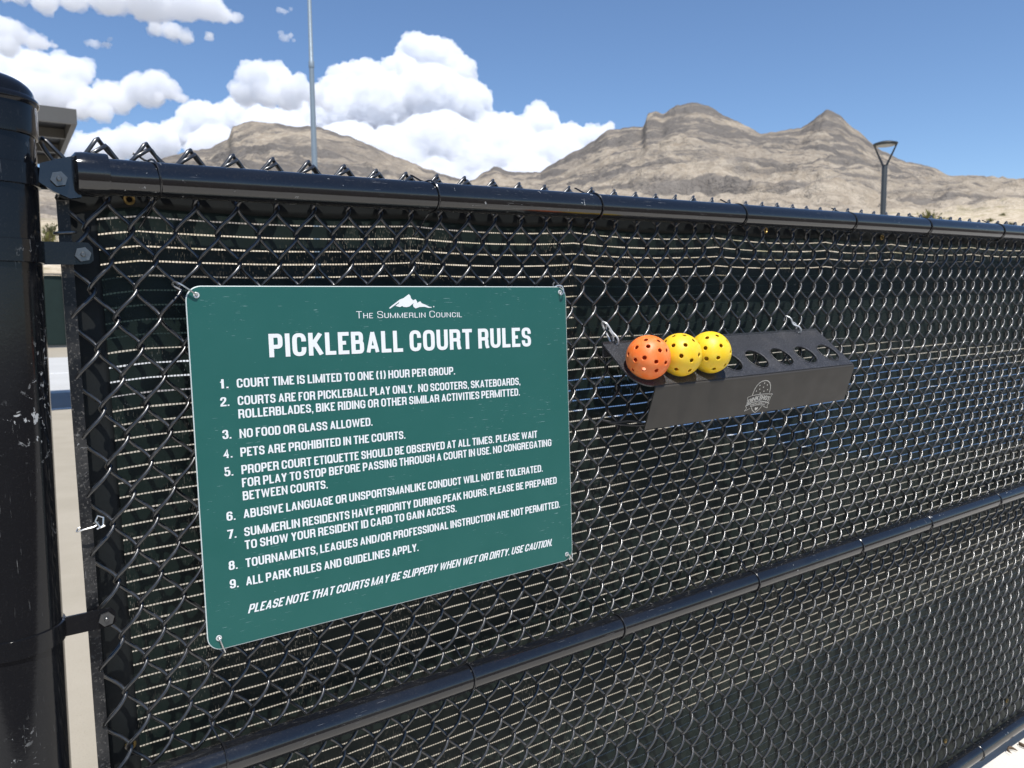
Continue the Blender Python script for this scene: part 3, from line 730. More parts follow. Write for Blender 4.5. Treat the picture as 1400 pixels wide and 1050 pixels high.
capp = [(PR + 0.0007, 0.624), (PR + 0.0024, 0.6245), (PR + 0.0028, 0.630), (PR + 0.0028, 0.657), (PR + 0.0048, 0.6595), (PR + 0.0052, 0.662), (PR + 0.0045, 0.6645), (PR + 0.001, 0.668)]
for i in range(1, 13):
    a = i / 12 * math.pi / 2; capp.append(((PR - 0.000) * math.cos(a) + 0.0008, 0.6685 + 0.026 * math.sin(a)))
obj('post_cap', skin(capp), M['post'], post, off=pbase)
def band(zc, h, ear):
    m = skin([(PR + 0.0006, zc - h / 2), (PR + 0.0025, zc - h / 2 + 0.0008), (PR + 0.0025, zc + h / 2 - 0.0008), (PR + 0.0006, zc + h / 2)])
    b = obj('tension_band', m, M['post'], post, off=pbase)
    if ear:
        xe = ear; m = MB()
        m.box(((pax(zc) + 0.047 + xe) / 2, RY + 0.006, zc), (xe - pax(zc) - 0.047, 0.0035, h))
        m.prism([(xe - 0.006, zc - h / 2), (xe + 0.008, zc - h / 2 + 0.001), (xe + 0.0125, zc - h / 2 + 0.005), (xe + 0.0125, zc + h / 2 - 0.006), (xe + 0.008, zc + h / 2 - 0.0005), (xe - 0.006, zc + h / 2)], RY + 0.0035, RY + 0.0085)
        obj('ear', m, M['post'], b, off=pbase, smooth=False)
    return b
b1 = band(0.581, 0.024, None)
m = MB(); m.box((-0.139, RY + 0.009, 0.581), (0.040, 0.0035, 0.023)); obj('ear', m, M['post'], b1, off=pbase, smooth=False)
b2 = band(0.497, 0.026, -0.105); bolt(b2, -0.1035, RY + 0.0035, 0.4955)
b3 = band(0.056, 0.023, -0.113); bolt(b3, -0.111, RY + 0.0035, 0.056)
b4 = band(-0.40, 0.023, -0.116)

# ------------------------------------------------------------------ windscreen behind the wire
wbase = (1.0, 0.02, -0.88)
ws = thing('windscreen', 'dark green mesh windscreen with rows of see-through slits behind the wire', 'windscreen', wbase)
tx = np.array([-0.40, -0.035, 0.353, 0.668, 1.038, 1.408, 1.68, 2.085, 2.46, 2.8, 3.15, 3.5, 3.85, 4.3])
def sag(x):
    i = np.clip(np.searchsorted(tx, x) - 1, 0, len(tx) - 2)
    f_ = (x - tx[i]) / (tx[i + 1] - tx[i]); return -np.sin(np.pi * f_) ** 0.8
xs = np.concatenate([np.arange(-0.1195, 2.6, 0.0065), np.arange(2.6, 4.2, 0.03)])
zs = np.concatenate([np.arange(-0.955, 0.30, 0.02), np.arange(0.30, 0.600, 0.009)])
XX, ZZ = np.meshgrid(xs, zs, indexing='ij')
ZZ = np.maximum(ZZ, -0.922 - 0.01876 * XX)
S = sag(xs)[:, None]
fall = np.exp(-np.clip(0.575 - ZZ, 0, 2) / 0.20)
left = np.exp(-(XX + 0.106) / 0.03)
dz = S * 0.0062 * fall + 0.0035 * (fbm(XX * 3 + 5, ZZ * 2 + 9, 3, 71) - 0.5) - left * 0.012 * np.exp(-np.abs(ZZ - 0.45) / 0.3)
wr_ = fbm(XX * 17 + 3, ZZ * 1.1 + 4, 3, 91, ridge=True); wr2 = fbm(XX * 38 + 1.5 * ZZ, ZZ * 2.2, 2, 95)
dy = 0.0245 + 0.006 * (wr_ - 0.6) * fbm(XX * 2.5, ZZ * 2.5, 2, 97) + 0.0012 * wr2 + 0.012 * (fbm(XX * 4 + 2, ZZ * 1.6, 3, 81) - 0.3) + 0.006 * fall * np.abs(S) + 0.010 * np.clip(-ZZ, 0, 1)
wv = np.stack([XX, dy, ZZ + dz], -1)
na2, nz2 = XX.shape
ii = np.arange(na2 * nz2).reshape(na2, nz2)
qs = np.stack([ii[:-1, :-1], ii[1:, :-1], ii[1:, 1:], ii[:-1, 1:]], -1).reshape(-1, 4)
cl = grid_obj('cloth', wv.reshape(-1, 3) - np.array(wbase), qs, M['cloth']); cl.parent = ws
uvl = cl.data.uv_layers.new(name='UVMap')
uvc = np.stack([XX, ZZ], -1).reshape(-1, 2)[np.concatenate([qs]).ravel()]
uvl.data.foreach_set('uv', np.ascontiguousarray(uvc, dtype=np.float32).ravel())
def strip(name, sel_x, sel_z, d):
    sub = wv[sel_x][:, sel_z]; n1, n2 = sub.shape[:2]
    v = np.concatenate([(sub + np.array([0, -d, 0])).reshape(-1, 3)]) - np.array(wbase)
    i2 = np.arange(n1 * n2).reshape(n1, n2)
    o = grid_obj(name, v, np.stack([i2[:-1, :-1], i2[1:, :-1], i2[1:, 1:], i2[:-1, 1:]], -1).reshape(-1, 4), M['hem']); o.parent = ws
    so_ = o.modifiers.new('thickness', 'SOLIDIFY'); so_.thickness = 0.0012; return o
strip('side_hem', slice(0, 7), slice(0, len(zs)), 0.0008)
strip('top_hem', slice(0, len(xs)), slice(len(zs) - 5, len(zs)), 0.0016)
def grommet(x, y, z, rr=0.0052):
    m = MB(); m.tube([(x + rr * math.cos(t), y, z + rr * math.sin(t)) for t in np.linspace(0, 2 * math.pi, 20, endpoint=False)], 0.0019, 7, closed=True)
    obj('grommet', m, M['brass'], ws, off=wbase)
for x, z in ((-0.043, 0.5685), (1.197, 0.5695), (1.636, 0.566), (-0.0915, -0.135), (2.4, 0.566), (2.0, -0.868), (2.38, -0.868)):
    i = int(np.argmin(np.abs(xs - x))); j = int(np.argmin(np.abs(zs - z)))
    grommet(x, wv[i, j, 1] - 0.004, z)

# ------------------------------------------------------------------ lettering: a condensed bold alphabet drawn as strokes
def G(*s): return s
GL = {
 'A': (0.62, [[(0, -.06), (.5, 1.06), 0.9], [(.5, 1.06), (1, -.06), 0.9], [(.2, .23), (.8, .23), 0.9]]),
 'B': (0.58, [[(0, 0), (0, 1), (.92, 1, .3), (.92, .54, .3), (0, .54)], [(0, .54), (1, .54, .3), (1, 0, .3), (0, 0)]]),
 'C': (0.58, [[(1, .66), (1, 1, .5), (0, 1, .5), (0, 0, .5), (1, 0, .5), (1, .36)]]),
 'D': (0.58, [[(0, 0), (0, 1), (1, 1, .45), (1, 0, .45), (0, 0)]]),
 'E': (0.49, [[(1, 1), (0, 1), (0, 0), (1, 0)], [(0, .52), (.88, .52)]]),
 'F': (0.47, [[(1, 1), (0, 1), (0, 0)], [(0, .5), (.86, .5)]]),
 'G': (0.60, [[(1, .68), (1, 1, .5), (0, 1, .5), (0, 0, .5), (1, 0, .4), (1, .46), (.52, .46)]]),
 'H': (0.60, [[(0, 0), (0, 1)], [(1, 0), (1, 1)], [(0, .53), (1, .53)]]),
 'I': (0.25, [[(.5, 0), (.5, 1)]]),
 'J': (0.52, [[(1, 1), (1, 0, .5), (0, 0, .5), (0, .34)]]),
 'K': (0.62, [[(0, 0), (0, 1)], [(1.0, 1.06), (.08, .40)], [(.36, .58), (1.06, -.06)]]),
 'L': (0.47, [[(0, 1), (0, 0), (1, 0)]]),
 'M': (0.80, [[(0, 0), (0, 1)], [(1, 0), (1, 1)], [(-.02, 1.06), (.5, -.06), 0.62], [(1.02, 1.06), (.5, -.06), 0.62]]),
 'N': (0.62, [[(0, 0), (0, 1)], [(1, 0), (1, 1)], [(-.04, 1.06), (1.04, -.06), 0.62]]),
 'O': (0.60, [[(.5, 1), (1, 1, .5), (1, 0, .5), (0, 0, .5), (0, 1, .5), (.5, 1)]]),
 'P': (0.56, [[(0, 0), (0, 1), (1, 1, .34), (1, .43, .34), (0, .43)]]),
 'Q': (0.60, [[(.5, 1), (1, 1, .5), (1, 0, .5), (0, 0, .5), (0, 1, .5), (.5, 1)], [(.6, .25), (1.1, -.1)]]),
 'R': (0.59, [[(0, 0), (0, 1), (.97, 1, .32), (.97, .48, .32), (0, .48)], [(.5, .48), (.95, .46, .2), (.95, .12, .1), (1.03, 0)]]),
 'S': (0.56, [[(1, .70), (1, 1, .5), (0, 1, .5), (0, .56, .4), (1, .46, .4), (1, 0, .5), (0, 0, .5), (0, .30)]]),
 'T': (0.53, [[(0, 1), (1, 1)], [(.5, 0), (.5, 1)]]),
 'U': (0.59, [[(0, 1), (0, 0, .5), (1, 0, .5), (1, 1)]]),
 'V': (0.60, [[(0, 1.06), (.5, -.06), 0.9], [(.5, -.06), (1, 1.06), 0.9]]),
 'W': (0.92, [[(0, 1.06), (.25, -.06), 0.86], [(.25, -.06), (.5, 1.06), 0.62], [(.5, 1.06), (.75, -.06), 0.62], [(.75, -.06), (1, 1.06), 0.86]]),
 'X': (0.60, [[(0, 1.06), (1, -.06)], [(1, 1.06), (0, -.06)]]),
 'Y': (0.60, [[(0, 1.06), (.5, .42), (.5, 0)], [(1, 1.06), (.5, .42)]]),
 'Z': (0.52, [[(0, 1), (1, 1), (0, 0), (1, 0)]]),
 '1': (0.40, [[(-.1, .70), (.5, .80), (.62, .99), 0.7], [(.62, 1), (.62, 0)]]),
 '2': (0.52, [[(0, .68), (0, 1, .5), (1, 1, .5), (1, .62, .3), (0, .10, .05), (0, 0), (1, 0)]]),
 '3': (0.52, [[(0, .72), (0, 1, .5), (.95, 1, .5), (.95, .54, .3), (.42, .54)], [(.42, .54), (1, .54, .35), (1, 0, .5), (0, 0, .5), (0, .30)]]),
 '4': (0.54, [[(.72, 0), (.72, 1), (0, .27), (1.05, .27)]]),
 '5': (0.52, [[(.95, 1), (.08, 1), (.02, .50), (.2, .62, .1), (1, .62, .4), (1, 0, .5), (0, 0, .5), (0, .27)]]),
 '6': (0.53, [[(1, .74), (1, 1, .5), (0, 1, .5), (0, 0, .5), (1, 0, .5), (1, .58, .5), (.06, .58, .3), (.03, .40)]]),
 '7': (0.50, [[(0, 1), (1, 1), (.36, 0)]]),
 '8': (0.53, [[(.5, 1), (.95, 1, .4), (.95, .54, .4), (.05, .54, .4), (.05, 1, .4), (.5, 1)], [(.5, .54), (1, .54, .4), (1, 0, .4), (0, 0, .4), (0, .54, .4), (.5, .54)]]),
 '9': (0.53, [[(0, .26), (0, 0, .5), (1, 0, .5), (1, 1, .5), (0, 1, .5), (0, .42, .5), (.94, .42, .3), (.97, .6)]]),
 '(': (0.30, [[(1.05, 1.1), (.1, .8, .5), (.1, .2, .5), (1.05, -.12)]]),
 ')': (0.30, [[(-.05, 1.1), (.9, .8, .5), (.9, .2, .5), (-.05, -.12)]]),
 '/': (0.36, [[(1, 1.06), (0, -.06)]]),
}
def round_path(pts, w, hv, hh):
    """centre-line points in the glyph box -> polyline with rounded corners (absolute units, cap height 1)"""
    iw = max(w - 2 * hv, 1e-4); ih = 1 - 2 * hh
    P = [np.array([hv + p[0] * iw, hh + p[1] * ih]) for p in pts]
    rad = [p[2] if len(p) > 2 else 0 for p in pts]
    out = []
    for i, p in enumerate(P):
        if rad[i] and 0 < i < len(P) - 1:
            a, b = P[i - 1] - p, P[i + 1] - p; la, lb = np.linalg.norm(a), np.linalg.norm(b)
            r_ = rad[i] * min(1.0, 1.0)
            da = a / la * min(r_ * (iw if abs(a[0]) > abs(a[1]) else ih * 0.62), la * 0.5 if i > 1 else la * 0.98)
            db = b / lb * min(r_ * (iw if abs(b[0]) > abs(b[1]) else ih * 0.62), lb * 0.5 if i < len(P) - 2 else lb * 0.98)
            for t in np.linspace(0, 1, 7):
                c = (p + da) * (1 - t) ** 2 + p * 2 * t * (1 - t) + (p + db) * t ** 2
                # bulge outwards a little, closer to an ellipse
                c = c + (p - c) * 0.22 * 4 * t * (1 - t) * 0.5
                out.append(c)
        else: out.append(p)
    return out
def ribbon(path, hv, hh, ext0, ext1):
    S = np.array([1 / hv, 1 / hh]); Q = [np.array(p) * S for p in path]
    q = [Q[0]]
    for p in Q[1:]:
        if np.linalg.norm(p - q[-1]) > 1e-4: q.append(p)
    Q = q
    d0 = (Q[1] - Q[0]) / np.linalg.norm(Q[1] - Q[0]); d1 = (Q[-1] - Q[-2]) / np.linalg.norm(Q[-1] - Q[-2])
    if ext0: Q[0] = Q[0] - d0 * 1.0
    if ext1: Q[-1] = Q[-1] + d1 * 1.0
    L, Rr_ = [], []
    n = len(Q)
    for i in range(n):
        a = Q[i] - Q[i - 1] if i else Q[1] - Q[0]; b = Q[i + 1] - Q[i] if i < n - 1 else Q[-1] - Q[-2]
        a = a / np.linalg.norm(a); b = b / np.linalg.norm(b)
        na_, nb_ = np.array([-a[1], a[0]]), np.array([-b[1], b[0]])
        mm = na_ + nb_; ln = mm @ na_
        mm = mm / max(ln, 0.35)
        L.append((Q[i] + mm) / S); Rr_.append((Q[i] - mm) / S)
    return L, Rr_
def clip_poly(P, lo, hi):
    for lim, sg in ((lo, 1), (hi, -1)):
        out = []
        for i in range(len(P)):
            a, b = P[i], P[(i + 1) % len(P)]; ia, ib = (a[1] - lim) * sg >= -1e-9, (b[1] - lim) * sg >= -1e-9
            if ia: out.append(a)
            if ia != ib: out.append(a + (b - a) * (lim - a[1]) / (b[1] - a[1]))
        P = out
        if not P: return P
    return P
def glyph_polys(ch, hv, hh, wscale=1.0):
    w, strokes = GL[ch]; w *= wscale
    res = []
    for st in strokes:
        pf = 1.0
        if not isinstance(st[-1], tuple): pf = st[-1]; st = st[:-1]
        path = round_path(st, w if ch != 'I' else 2 * hv + 1e-3, hv, hh)
        e = []
        for idx_, nb in ((0, 1), (-1, -2)):
            p = st[idx_]; qn = st[nb]
            vert = abs(p[1] - qn[1]) > abs(p[0] - qn[0]) * 0.6
            e.append((vert and p[1] in (0, 1)) or (not vert and p[0] in (0, 1) and p[1] in (0, 1)))
        L, Rr_ = ribbon(path, hv * pf, hh * pf, *e)
        quads = []
        lo, hi = (-0.16, 1.16) if ch in '()' else (0.0, 1.0)
        for i in range(len(L) - 1):
            pq = clip_poly([L[i], L[i + 1], Rr_[i + 1], Rr_[i]], lo, hi)
            if len(pq) >= 3: quads.append(pq)
        res.append(quads)
    return res, (w if ch != 'I' else 2 * hv)
def text_mesh(mb, text, x, z, h, x_end, z_end, hv=0.118, hh=0.095, gap=0.085, space=0.24, slant=0.0, small=None, tf=None, wscale=1.0, y=-0.0003):
    """lay text from (x,z) to (x_end,z_end) on the local xz plane, facing -y"""
    items = []; cur = 0.0
    for ch in text:
        sc = 1.0
        if ch == ' ': cur += space; continue
        if small and ch.islower(): ch = ch.upper(); sc = small
        if ch in '.,':
            dsz = 0.20 * (hv / 0.118)
            pol = [[np.array([0, 0]), np.array([dsz, 0]), np.array([dsz, dsz]), np.array([0, dsz])]]
            if ch == ',': pol.append([np.array([dsz * 0.35, 0.0]), np.array([dsz, 0.0]), np.array([dsz * 0.55, -0.17]), np.array([0.02, -0.17])])
            items.append((cur, [pol], 1.0)); cur += dsz + gap; continue
        polys, wd = glyph_polys(ch, hv / sc, hh / sc, wscale)
        items.append((cur, polys, sc)); cur += wd * sc + gap
    total = cur - gap
    k_ = ((x_end - x) / total) if x_end is not None else h
    ang = ((z_end - z) / (x_end - x)) if x_end is not None else 0.0
    lay = 0
    for x0_, polys, sc in items:
        for st in polys:
            lay = (lay + 1) % 5
            for iq, pq in enumerate(st):
                pp = []
                for p in pq:
                    gx = x + (x0_ + p[0] * sc + slant * p[1]) * k_
                    gz = z + p[1] * sc * h + (gx - x) * ang
                    q3 = (gx, y - lay * 0.00003 - (iq % 9) * 0.000003, gz); pp.append(tf(q3) if tf else q3)
                mb.add(pp, [tuple(range(len(pp)))])
    return total * k_

# ------------------------------------------------------------------ the rules sign
SWd, SHt = 0.6096, 0.4734
qx, qz, qy = -0.0104, 0.0183, 0.0097
ca, sa = math.cos(qx), math.sin(qx); cb, sb = math.cos(qz), math.sin(qz); cc, sc_ = math.cos(qy), math.sin(qy)
RX = np.array([[1, 0, 0], [0, ca, -sa], [0, sa, ca]]); RZ = np.array([[cb, -sb, 0], [sb, cb, 0], [0, 0, 1]]); RYm = np.array([[cc, 0, sc_], [0, 1, 0], [-sc_, 0, cc]])
SR = RZ @ RX @ RYm
sign = bpy.data.objects.new('rules_sign', None); COL.objects.link(sign)
sign.matrix_world = FM @ (Matrix.Translation((0.3075, -0.0247, 0.2185)) @ Matrix([list(r) for r in SR]).to_4x4())
tag(sign, 'green aluminium sign listing pickleball court rules in white letters', 'sign')
def rrect(w, h, r, n=8):
    P = []
    for cx_, cz_, a0 in ((w / 2 - r, h / 2 - r, 0), (-w / 2 + r, h / 2 - r, 90), (-w / 2 + r, -h / 2 + r, 180), (w / 2 - r, -h / 2 + r, 270)):
        for i in range(n + 1):
            a = R(a0 + 90 * i / n); P.append((cx_ + r * math.cos(a), cz_ + r * math.sin(a)))
    return P
m = MB(); oP = rrect(SWd, SHt, 0.019); iP = rrect(SWd - 0.0022, SHt - 0.0022, 0.018); n = len(oP)
v = [(x, -0.0000, z) for x, z in iP] + [(x, 0.0005, z) for x, z in oP] + [(x, 0.0025, z) for x, z in oP]
# gently buckled sheet
f = [tuple(range(n))] + [(i, (i + 1) % n, n + (i + 1) % n, n + i) for i in range(n)] + [(n + i, n + (i + 1) % n, 2 * n + (i + 1) % n, 2 * n + i) for i in range(n)] + [tuple(range(3 * n - 1, 2 * n - 1, -1))]
m.add(v, f); m.mi = [0] + [1] * (2 * n) + [0]
obj('panel', m, [M['sign'], M['sign_edge']], sign, smooth=False)
def line(name, rows, **kw):
    m = MB()
    for r_ in rows: text_mesh(m, r_[0], r_[1], r_[2], r_[3], r_[4], r_[5], **{**kw, **(r_[6] if len(r_) > 6 else {})})
    return obj(name, m, M['letter'], sign, smooth=False)
line('title_lettering', [("PICKLEBALL COURT RULES", -0.2041, 0.1420, 0.0312, 0.2282, 0.1384)], hv=0.097, hh=0.084, gap=0.10)
NUMK = dict(hv=0.12)
hR = 0.0119
rules = [
 [("1.", -0.2705, 0.1050, hR), ("COURT TIME IS LIMITED TO ONE (1) HOUR PER GROUP.", -0.2487, 0.1045, hR, 0.0808, 0.1012)],
 [("2.", -0.2708, 0.0818, hR), ("COURTS ARE FOR PICKLEBALL PLAY ONLY.  NO SCOOTERS, SKATEBOARDS,", -0.2488, 0.0816, hR, 0.2038, 0.0765), ("ROLLERBLADES, BIKE RIDING OR OTHER SIMILAR ACTIVITIES PERMITTED.", -0.2489, 0.0643, hR, 0.2021, 0.0590)],
 [("3.", -0.2707, 0.0392, hR), ("NO FOOD OR GLASS ALLOWED.", -0.2489, 0.0383, hR, -0.0607, 0.0358)],
 [("4.", -0.2708, 0.0142, hR), ("PETS ARE PROHIBITED IN THE COURTS.", -0.2492, 0.0137, hR, -0.0090, 0.0110)],
 [("5.", -0.2711, -0.0096, hR), ("PROPER COURT ETIQUETTE SHOULD BE OBSERVED AT ALL TIMES. PLEASE WAIT", -0.2492, -0.0095, hR, 0.2353, -0.0145), ("FOR PLAY TO STOP BEFORE PASSING THROUGH A COURT IN USE. NO CONGREGATING", -0.2495, -0.0269, hR, 0.2646, -0.0319), ("BETWEEN COURTS.", -0.2495, -0.0444, hR, -0.1328, -0.0456)],
 [("6.", -0.2717, -0.0683, hR), ("ABUSIVE LANGUAGE OR UNSPORTSMANLIKE CONDUCT WILL NOT BE TOLERATED.", -0.2501, -0.0685, hR, 0.2445, -0.0733)],
 [("7.", -0.2719, -0.0922, hR), ("SUMMERLIN RESIDENTS HAVE PRIORITY DURING PEAK HOURS. PLEASE BE PREPARED", -0.2504, -0.0927, hR, 0.2738, -0.0980), ("TO SHOW YOUR RESIDENT ID CARD TO GAIN ACCESS.", -0.2506, -0.1102, hR, 0.0743, -0.1136)],
 [("8.", -0.2728, -0.1338, hR), ("TOURNAMENTS, LEAGUES AND/OR PROFESSIONAL INSTRUCTION ARE NOT PERMITTED.", -0.2509, -0.1345, hR, 0.2794, -0.1406)],
 [("9.", -0.2728, -0.1586, hR), ("ALL PARK RULES AND GUIDELINES APPLY.", -0.2520, -0.1591, hR, 0.0052, -0.1625)],
]
for r_ in rules:
    rows = []
    for q_ in r_:
        if len(q_) == 4: rows.append((q_[0], q_[1], q_[2], q_[3], q_[1] + 0.0112, q_[2]))
        else: rows.append(q_)
    line('rule_text', rows, hv=0.089, hh=0.078, gap=0.085, space=0.22)
line('notice_text', [("PLEASE NOTE THAT COURTS MAY BE SLIPPERY WHEN WET OR DIRTY. USE CAUTION.", -0.2519, -0.1971, hR, 0.2594, -0.2037)], hv=0.089, hh=0.078, gap=0.085, space=0.22, slant=0.30)
line('heading_text', [("The Summerlin Council", -0.0778, 0.1911, 0.0100, 0.0970, 0.1893)], hv=0.044, hh=0.040, gap=0.15, space=0.34, small=0.74, wscale=1.15)
mt = [(-0.0261, 0.2046), (-0.0247, 0.2064), (-0.008, 0.2173), (-0.0024, 0.2191), (0.0066, 0.2249), (0.0091, 0.2227), (0.0101, 0.2189), (0.0134, 0.2158), (0.0177, 0.2174), (0.0197, 0.2144), (0.0203, 0.2119), (0.0251, 0.2144), (0.028, 0.2112), (0.0337, 0.2092), (0.0407, 0.2059), (0.0443, 0.2056), (0.0442, 0.2046), (0.0392, 0.2043), (0.0321, 0.206), (0.0236, 0.2058), (0.0171, 0.2038), (0.0135, 0.2064), (0.0128, 0.2095), (0.0147, 0.212), (0.0118, 0.2102), (0.0075, 0.2071), (0.0026, 0.2059), (-0.0029, 0.2063), (-0.0049, 0.2079), (-0.0084, 0.2061), (-0.0138, 0.2074), (-0.0158, 0.2081), (-0.0102, 0.2117), (-0.0095, 0.2136), (-0.0248, 0.2039)]
m = MB(); m.prism(mt, -0.0004, -0.0002); m.prism([(0.0479 + 0.0009 * math.cos(t), 0.2060 + 0.0009 * math.sin(t)) for t in np.linspace(0, 6.28, 10, endpoint=False)], -0.0004, -0.0002)
obj('mountain_emblem', m, M['letter'], sign, smooth=False)
holes = [(-0.2918, 0.2249), (0.2915, 0.2272), (0.2917, -0.2251), (-0.2906, -0.2204)]
for hx_, hz_ in holes:
    m = MB(); m.lathe([(0.0038, -0.0002), (0.0038, -0.0009), (0.0033, -0.0012), (0.0020, -0.0010), (0.0020, -0.0002)], (hx_, 0, hz_), 20, 'y'); obj('eyelet', m, M['white_tie'], sign)
def wire(parent, pts, r=0.0011, mat='alu', name='tie_wire', off=(0, 0, 0)):
    P = np.array(pts, float); t = np.linspace(0, len(P) - 1, (len(P) - 1) * 6 + 1)
    i = np.clip(t.astype(int), 0, len(P) - 2); f_ = (t - i)[:, None]
    Pm = np.concatenate([[2 * P[0] - P[1]], P, [2 * P[-1] - P[-2]]])
    p0, p1, p2, p3 = Pm[i], Pm[i + 1], Pm[i + 2], Pm[i + 3]
    Q = 0.5 * (2 * p1 + (p2 - p0) * f_ + (2 * p0 - 5 * p1 + 4 * p2 - p3) * f_ ** 2 + (3 * p1 - p0 - 3 * p2 + p3) * f_ ** 3)
    m = MB(); m.tube(Q, r, 7); return obj(name, m, M[mat], parent, off=off)
wire(sign, [(-0.2918, 0.003, 0.2249), (-0.2925, -0.0028, 0.2255), (-0.302, -0.004, 0.2325), (-0.312, -0.002, 0.2395), (-0.3155, 0.010, 0.2415), (-0.314, 0.021, 0.238), (-0.305, 0.020, 0.232)])
wire(sign, [(0.2905, 0.003, 0.2272), (0.2895, -0.003, 0.2255), (0.2905, -0.0045, 0.2230), (0.2945, -0.0045, 0.2250), (0.2965, -0.004, 0.2310), (0.2935, -0.003, 0.2375), (0.287, 0.0, 0.2385), (0.284, 0.004, 0.2362), (0.2870, 0.012, 0.240), (0.296, 0.020, 0.245)])
wire(sign, [(-0.2906, 0.003, -0.2204), (-0.2900, -0.0028, -0.2212), (-0.2870, -0.003, -0.232), (-0.2838, -0.001, -0.2415), (-0.2835, 0.010, -0.2445), (-0.286, 0.024, -0.2440), (-0.292, 0.028, -0.238)])
wire(sign, [(0.2917, 0.003, -0.2251), (0.2905, -0.003, -0.2225), (0.2935, -0.0035, -0.2255), (0.2975, -0.003, -0.2310), (0.3015, 0.0005, -0.2365), (0.3050, 0.004, -0.2345), (0.3095, 0.006, -0.2415), (0.3080, 0.012, -0.2440)])
wire(sign, [(0.2985, 0.001, -0.2370), (0.3020, 0.003, -0.2325), (0.3065, 0.005, -0.2365), (0.3105, 0.008, -0.2300), (0.3140, 0.016, -0.2260)], 0.0009)

# ------------------------------------------------------------------ ball rack
rbase = (1.01, -0.05, 0.28)
rack = thing('ball_rack', 'black sheet metal ball rack with a row of holes hung on the fence', 'ball rack', rbase)
S0 = np.array([0, -0.006, 0.353]); SD = np.array([0, -0.084, -0.069]) / 0.108706; SN = np.cross(np.array([1.0, 0, 0]), SD)
if SN[2] < 0: SN = -SN
def pl(x, s, h=0.0): return np.array([x, 0, 0]) + S0 + SD * s + SN * h
HX = [0.7380 + 0.07745 * i for i in range(8)]; HS, HR = 0.0775, 0.0262
PT = 0.003
# top plate built as cells round each hole so that the holes are real
outline_front = 0.118
m = MB()
def plate_pt(x, s):
    # rounded front-left corner
    return x, s
xl, xr_ = 0.7000, 1.3235
edges = [xl] + [(HX[i] + HX[i + 1]) / 2 for i in range(7)] + [xr_]
NS = 48
for i in range(8):
    xa, xb = edges[i], edges[i + 1]; s0, s1 = 0.0, outline_front
    outer = []; inner = []
    for j in range(NS):
        t = 2 * math.pi * (j + 0.5) / NS; dx, ds = math.cos(t), math.sin(t)
        kx = ((xb - HX[i]) / dx) if dx > 0 else ((xa - HX[i]) / dx); ks = ((s1 - HS) / ds) if ds > 0 else ((s0 - HS) / ds)
        q_ = min(abs(kx), abs(ks))
        ox, os_ = HX[i] + dx * q_, HS + ds * q_
        if i == 0:      # chamfered, rounded front-left corner
            cxr, csr, rad = xl + 0.040, s1 - 0.040, 0.040
            if ox < cxr and os_ > csr:
                vx, vz = ox - cxr, os_ - csr; ln = math.hypot(vx, vz)
                if ln > rad: ox, os_ = cxr + vx / ln * rad, csr + vz / ln * rad
        outer.append((ox, os_)); inner.append((HX[i] + dx * HR, HS + ds * HR))
    # exact corners of the cell
    vs = []
    for h in (0.0, -PT):
        vs += [pl(x, s, h) for x, s in outer]; vs += [pl(x, s, h) for x, s in inner]
        vs += [pl(x, s, h - 0.0) for x, s in inner]
    fs = []
    a = 0; b = NS; c = 3 * NS; dd = 4 * NS
    for j in range(NS):
        j2 = (j + 1) % NS
        fs += [(a + j, a + j2, b + j2, b + j), (c + j, c + j2, dd + j2, dd + j)[::-1], (b + j, b + j2, dd + j2, dd + j), (a + j, c + j, c + j2, a + j2)]
    m.add(vs, fs)
    # corner fillers
    for (sx_, ss_) in ((xa, s0), (xb, s0), (xa, s1), (xb, s1)):
        if i == 0 and sx_ == xl and ss_ == s1: continue
        near_ = sorted(range(NS), key=lambda j: math.hypot(outer[j][0] - sx_, outer[j][1] - ss_))[:2]
        p1, p2 = outer[near_[0]], outer[near_[1]]
        m.prism([(0, 0), (1, 0), (0, 1)], 0, 1, tf=lambda p: pl(*( (sx_, ss_) if (p[0], p[2]) == (0, 0) else (p1 if p[0] == 1 else p2)), -PT * p[1]))
obj('top_plate', m, M['rack'], rack, off=rbase, smooth=False)
for i in range(8):      # pressed lip of every hole
    mm = MB(); mm.tube([pl(HX[i] + (HR + 0.0003) * math.cos(t), HS + (HR + 0.0003) * math.sin(t), 0.0002) for t in np.linspace(0, 2 * math.pi, 40, endpoint=False)], 0.0013, 8, closed=True)
    obj('hole_lip', mm, M['rack'], rack, off=rbase)
# rounded front bend and the front face
F0 = pl(0, outline_front, -0.0015); FD = np.array([0, 0.031, -0.080]) / 0.0858; FL = 0.0835
FN = np.cross(np.array([1.0, 0, 0]), FD); FN = FN if FN[1] < 0 else -FN
def fc(x, s, h=0.0): return np.array([x, 0, 0]) + F0 + FD * s + FN * h
m = MB(); xa, xb = 0.7405, 1.3365
v = []
for x, xo in ((xa, 0), (xb - 0.0125, 1)):
    for s, h in ((0.0, 0.0008), (0.002, 0.0030), (0.006, 0.0036), (FL, 0.0036), (FL, 0.0008)):
        v.append(fc(x + (0.010 * min(s / 0.02, 1) if xo else 0), s, h))
m.add(v, [(0, 1, 6, 5), (1, 2, 7, 6), (2, 3, 8, 7), (3, 4, 9, 8), (4, 0, 5, 9), (4, 3, 2, 1, 0), (5, 6, 7, 8, 9)])
obj('front_face', m, M['rack_face'], rack, off=rbase, smooth=False)
# back flange lying against the wire
m = MB(); m.box((1.01, -0.0085, 0.340), (0.62, 0.0022, 0.028)); obj('back_flange', m, M['rack'], rack, off=rbase, smooth=False)
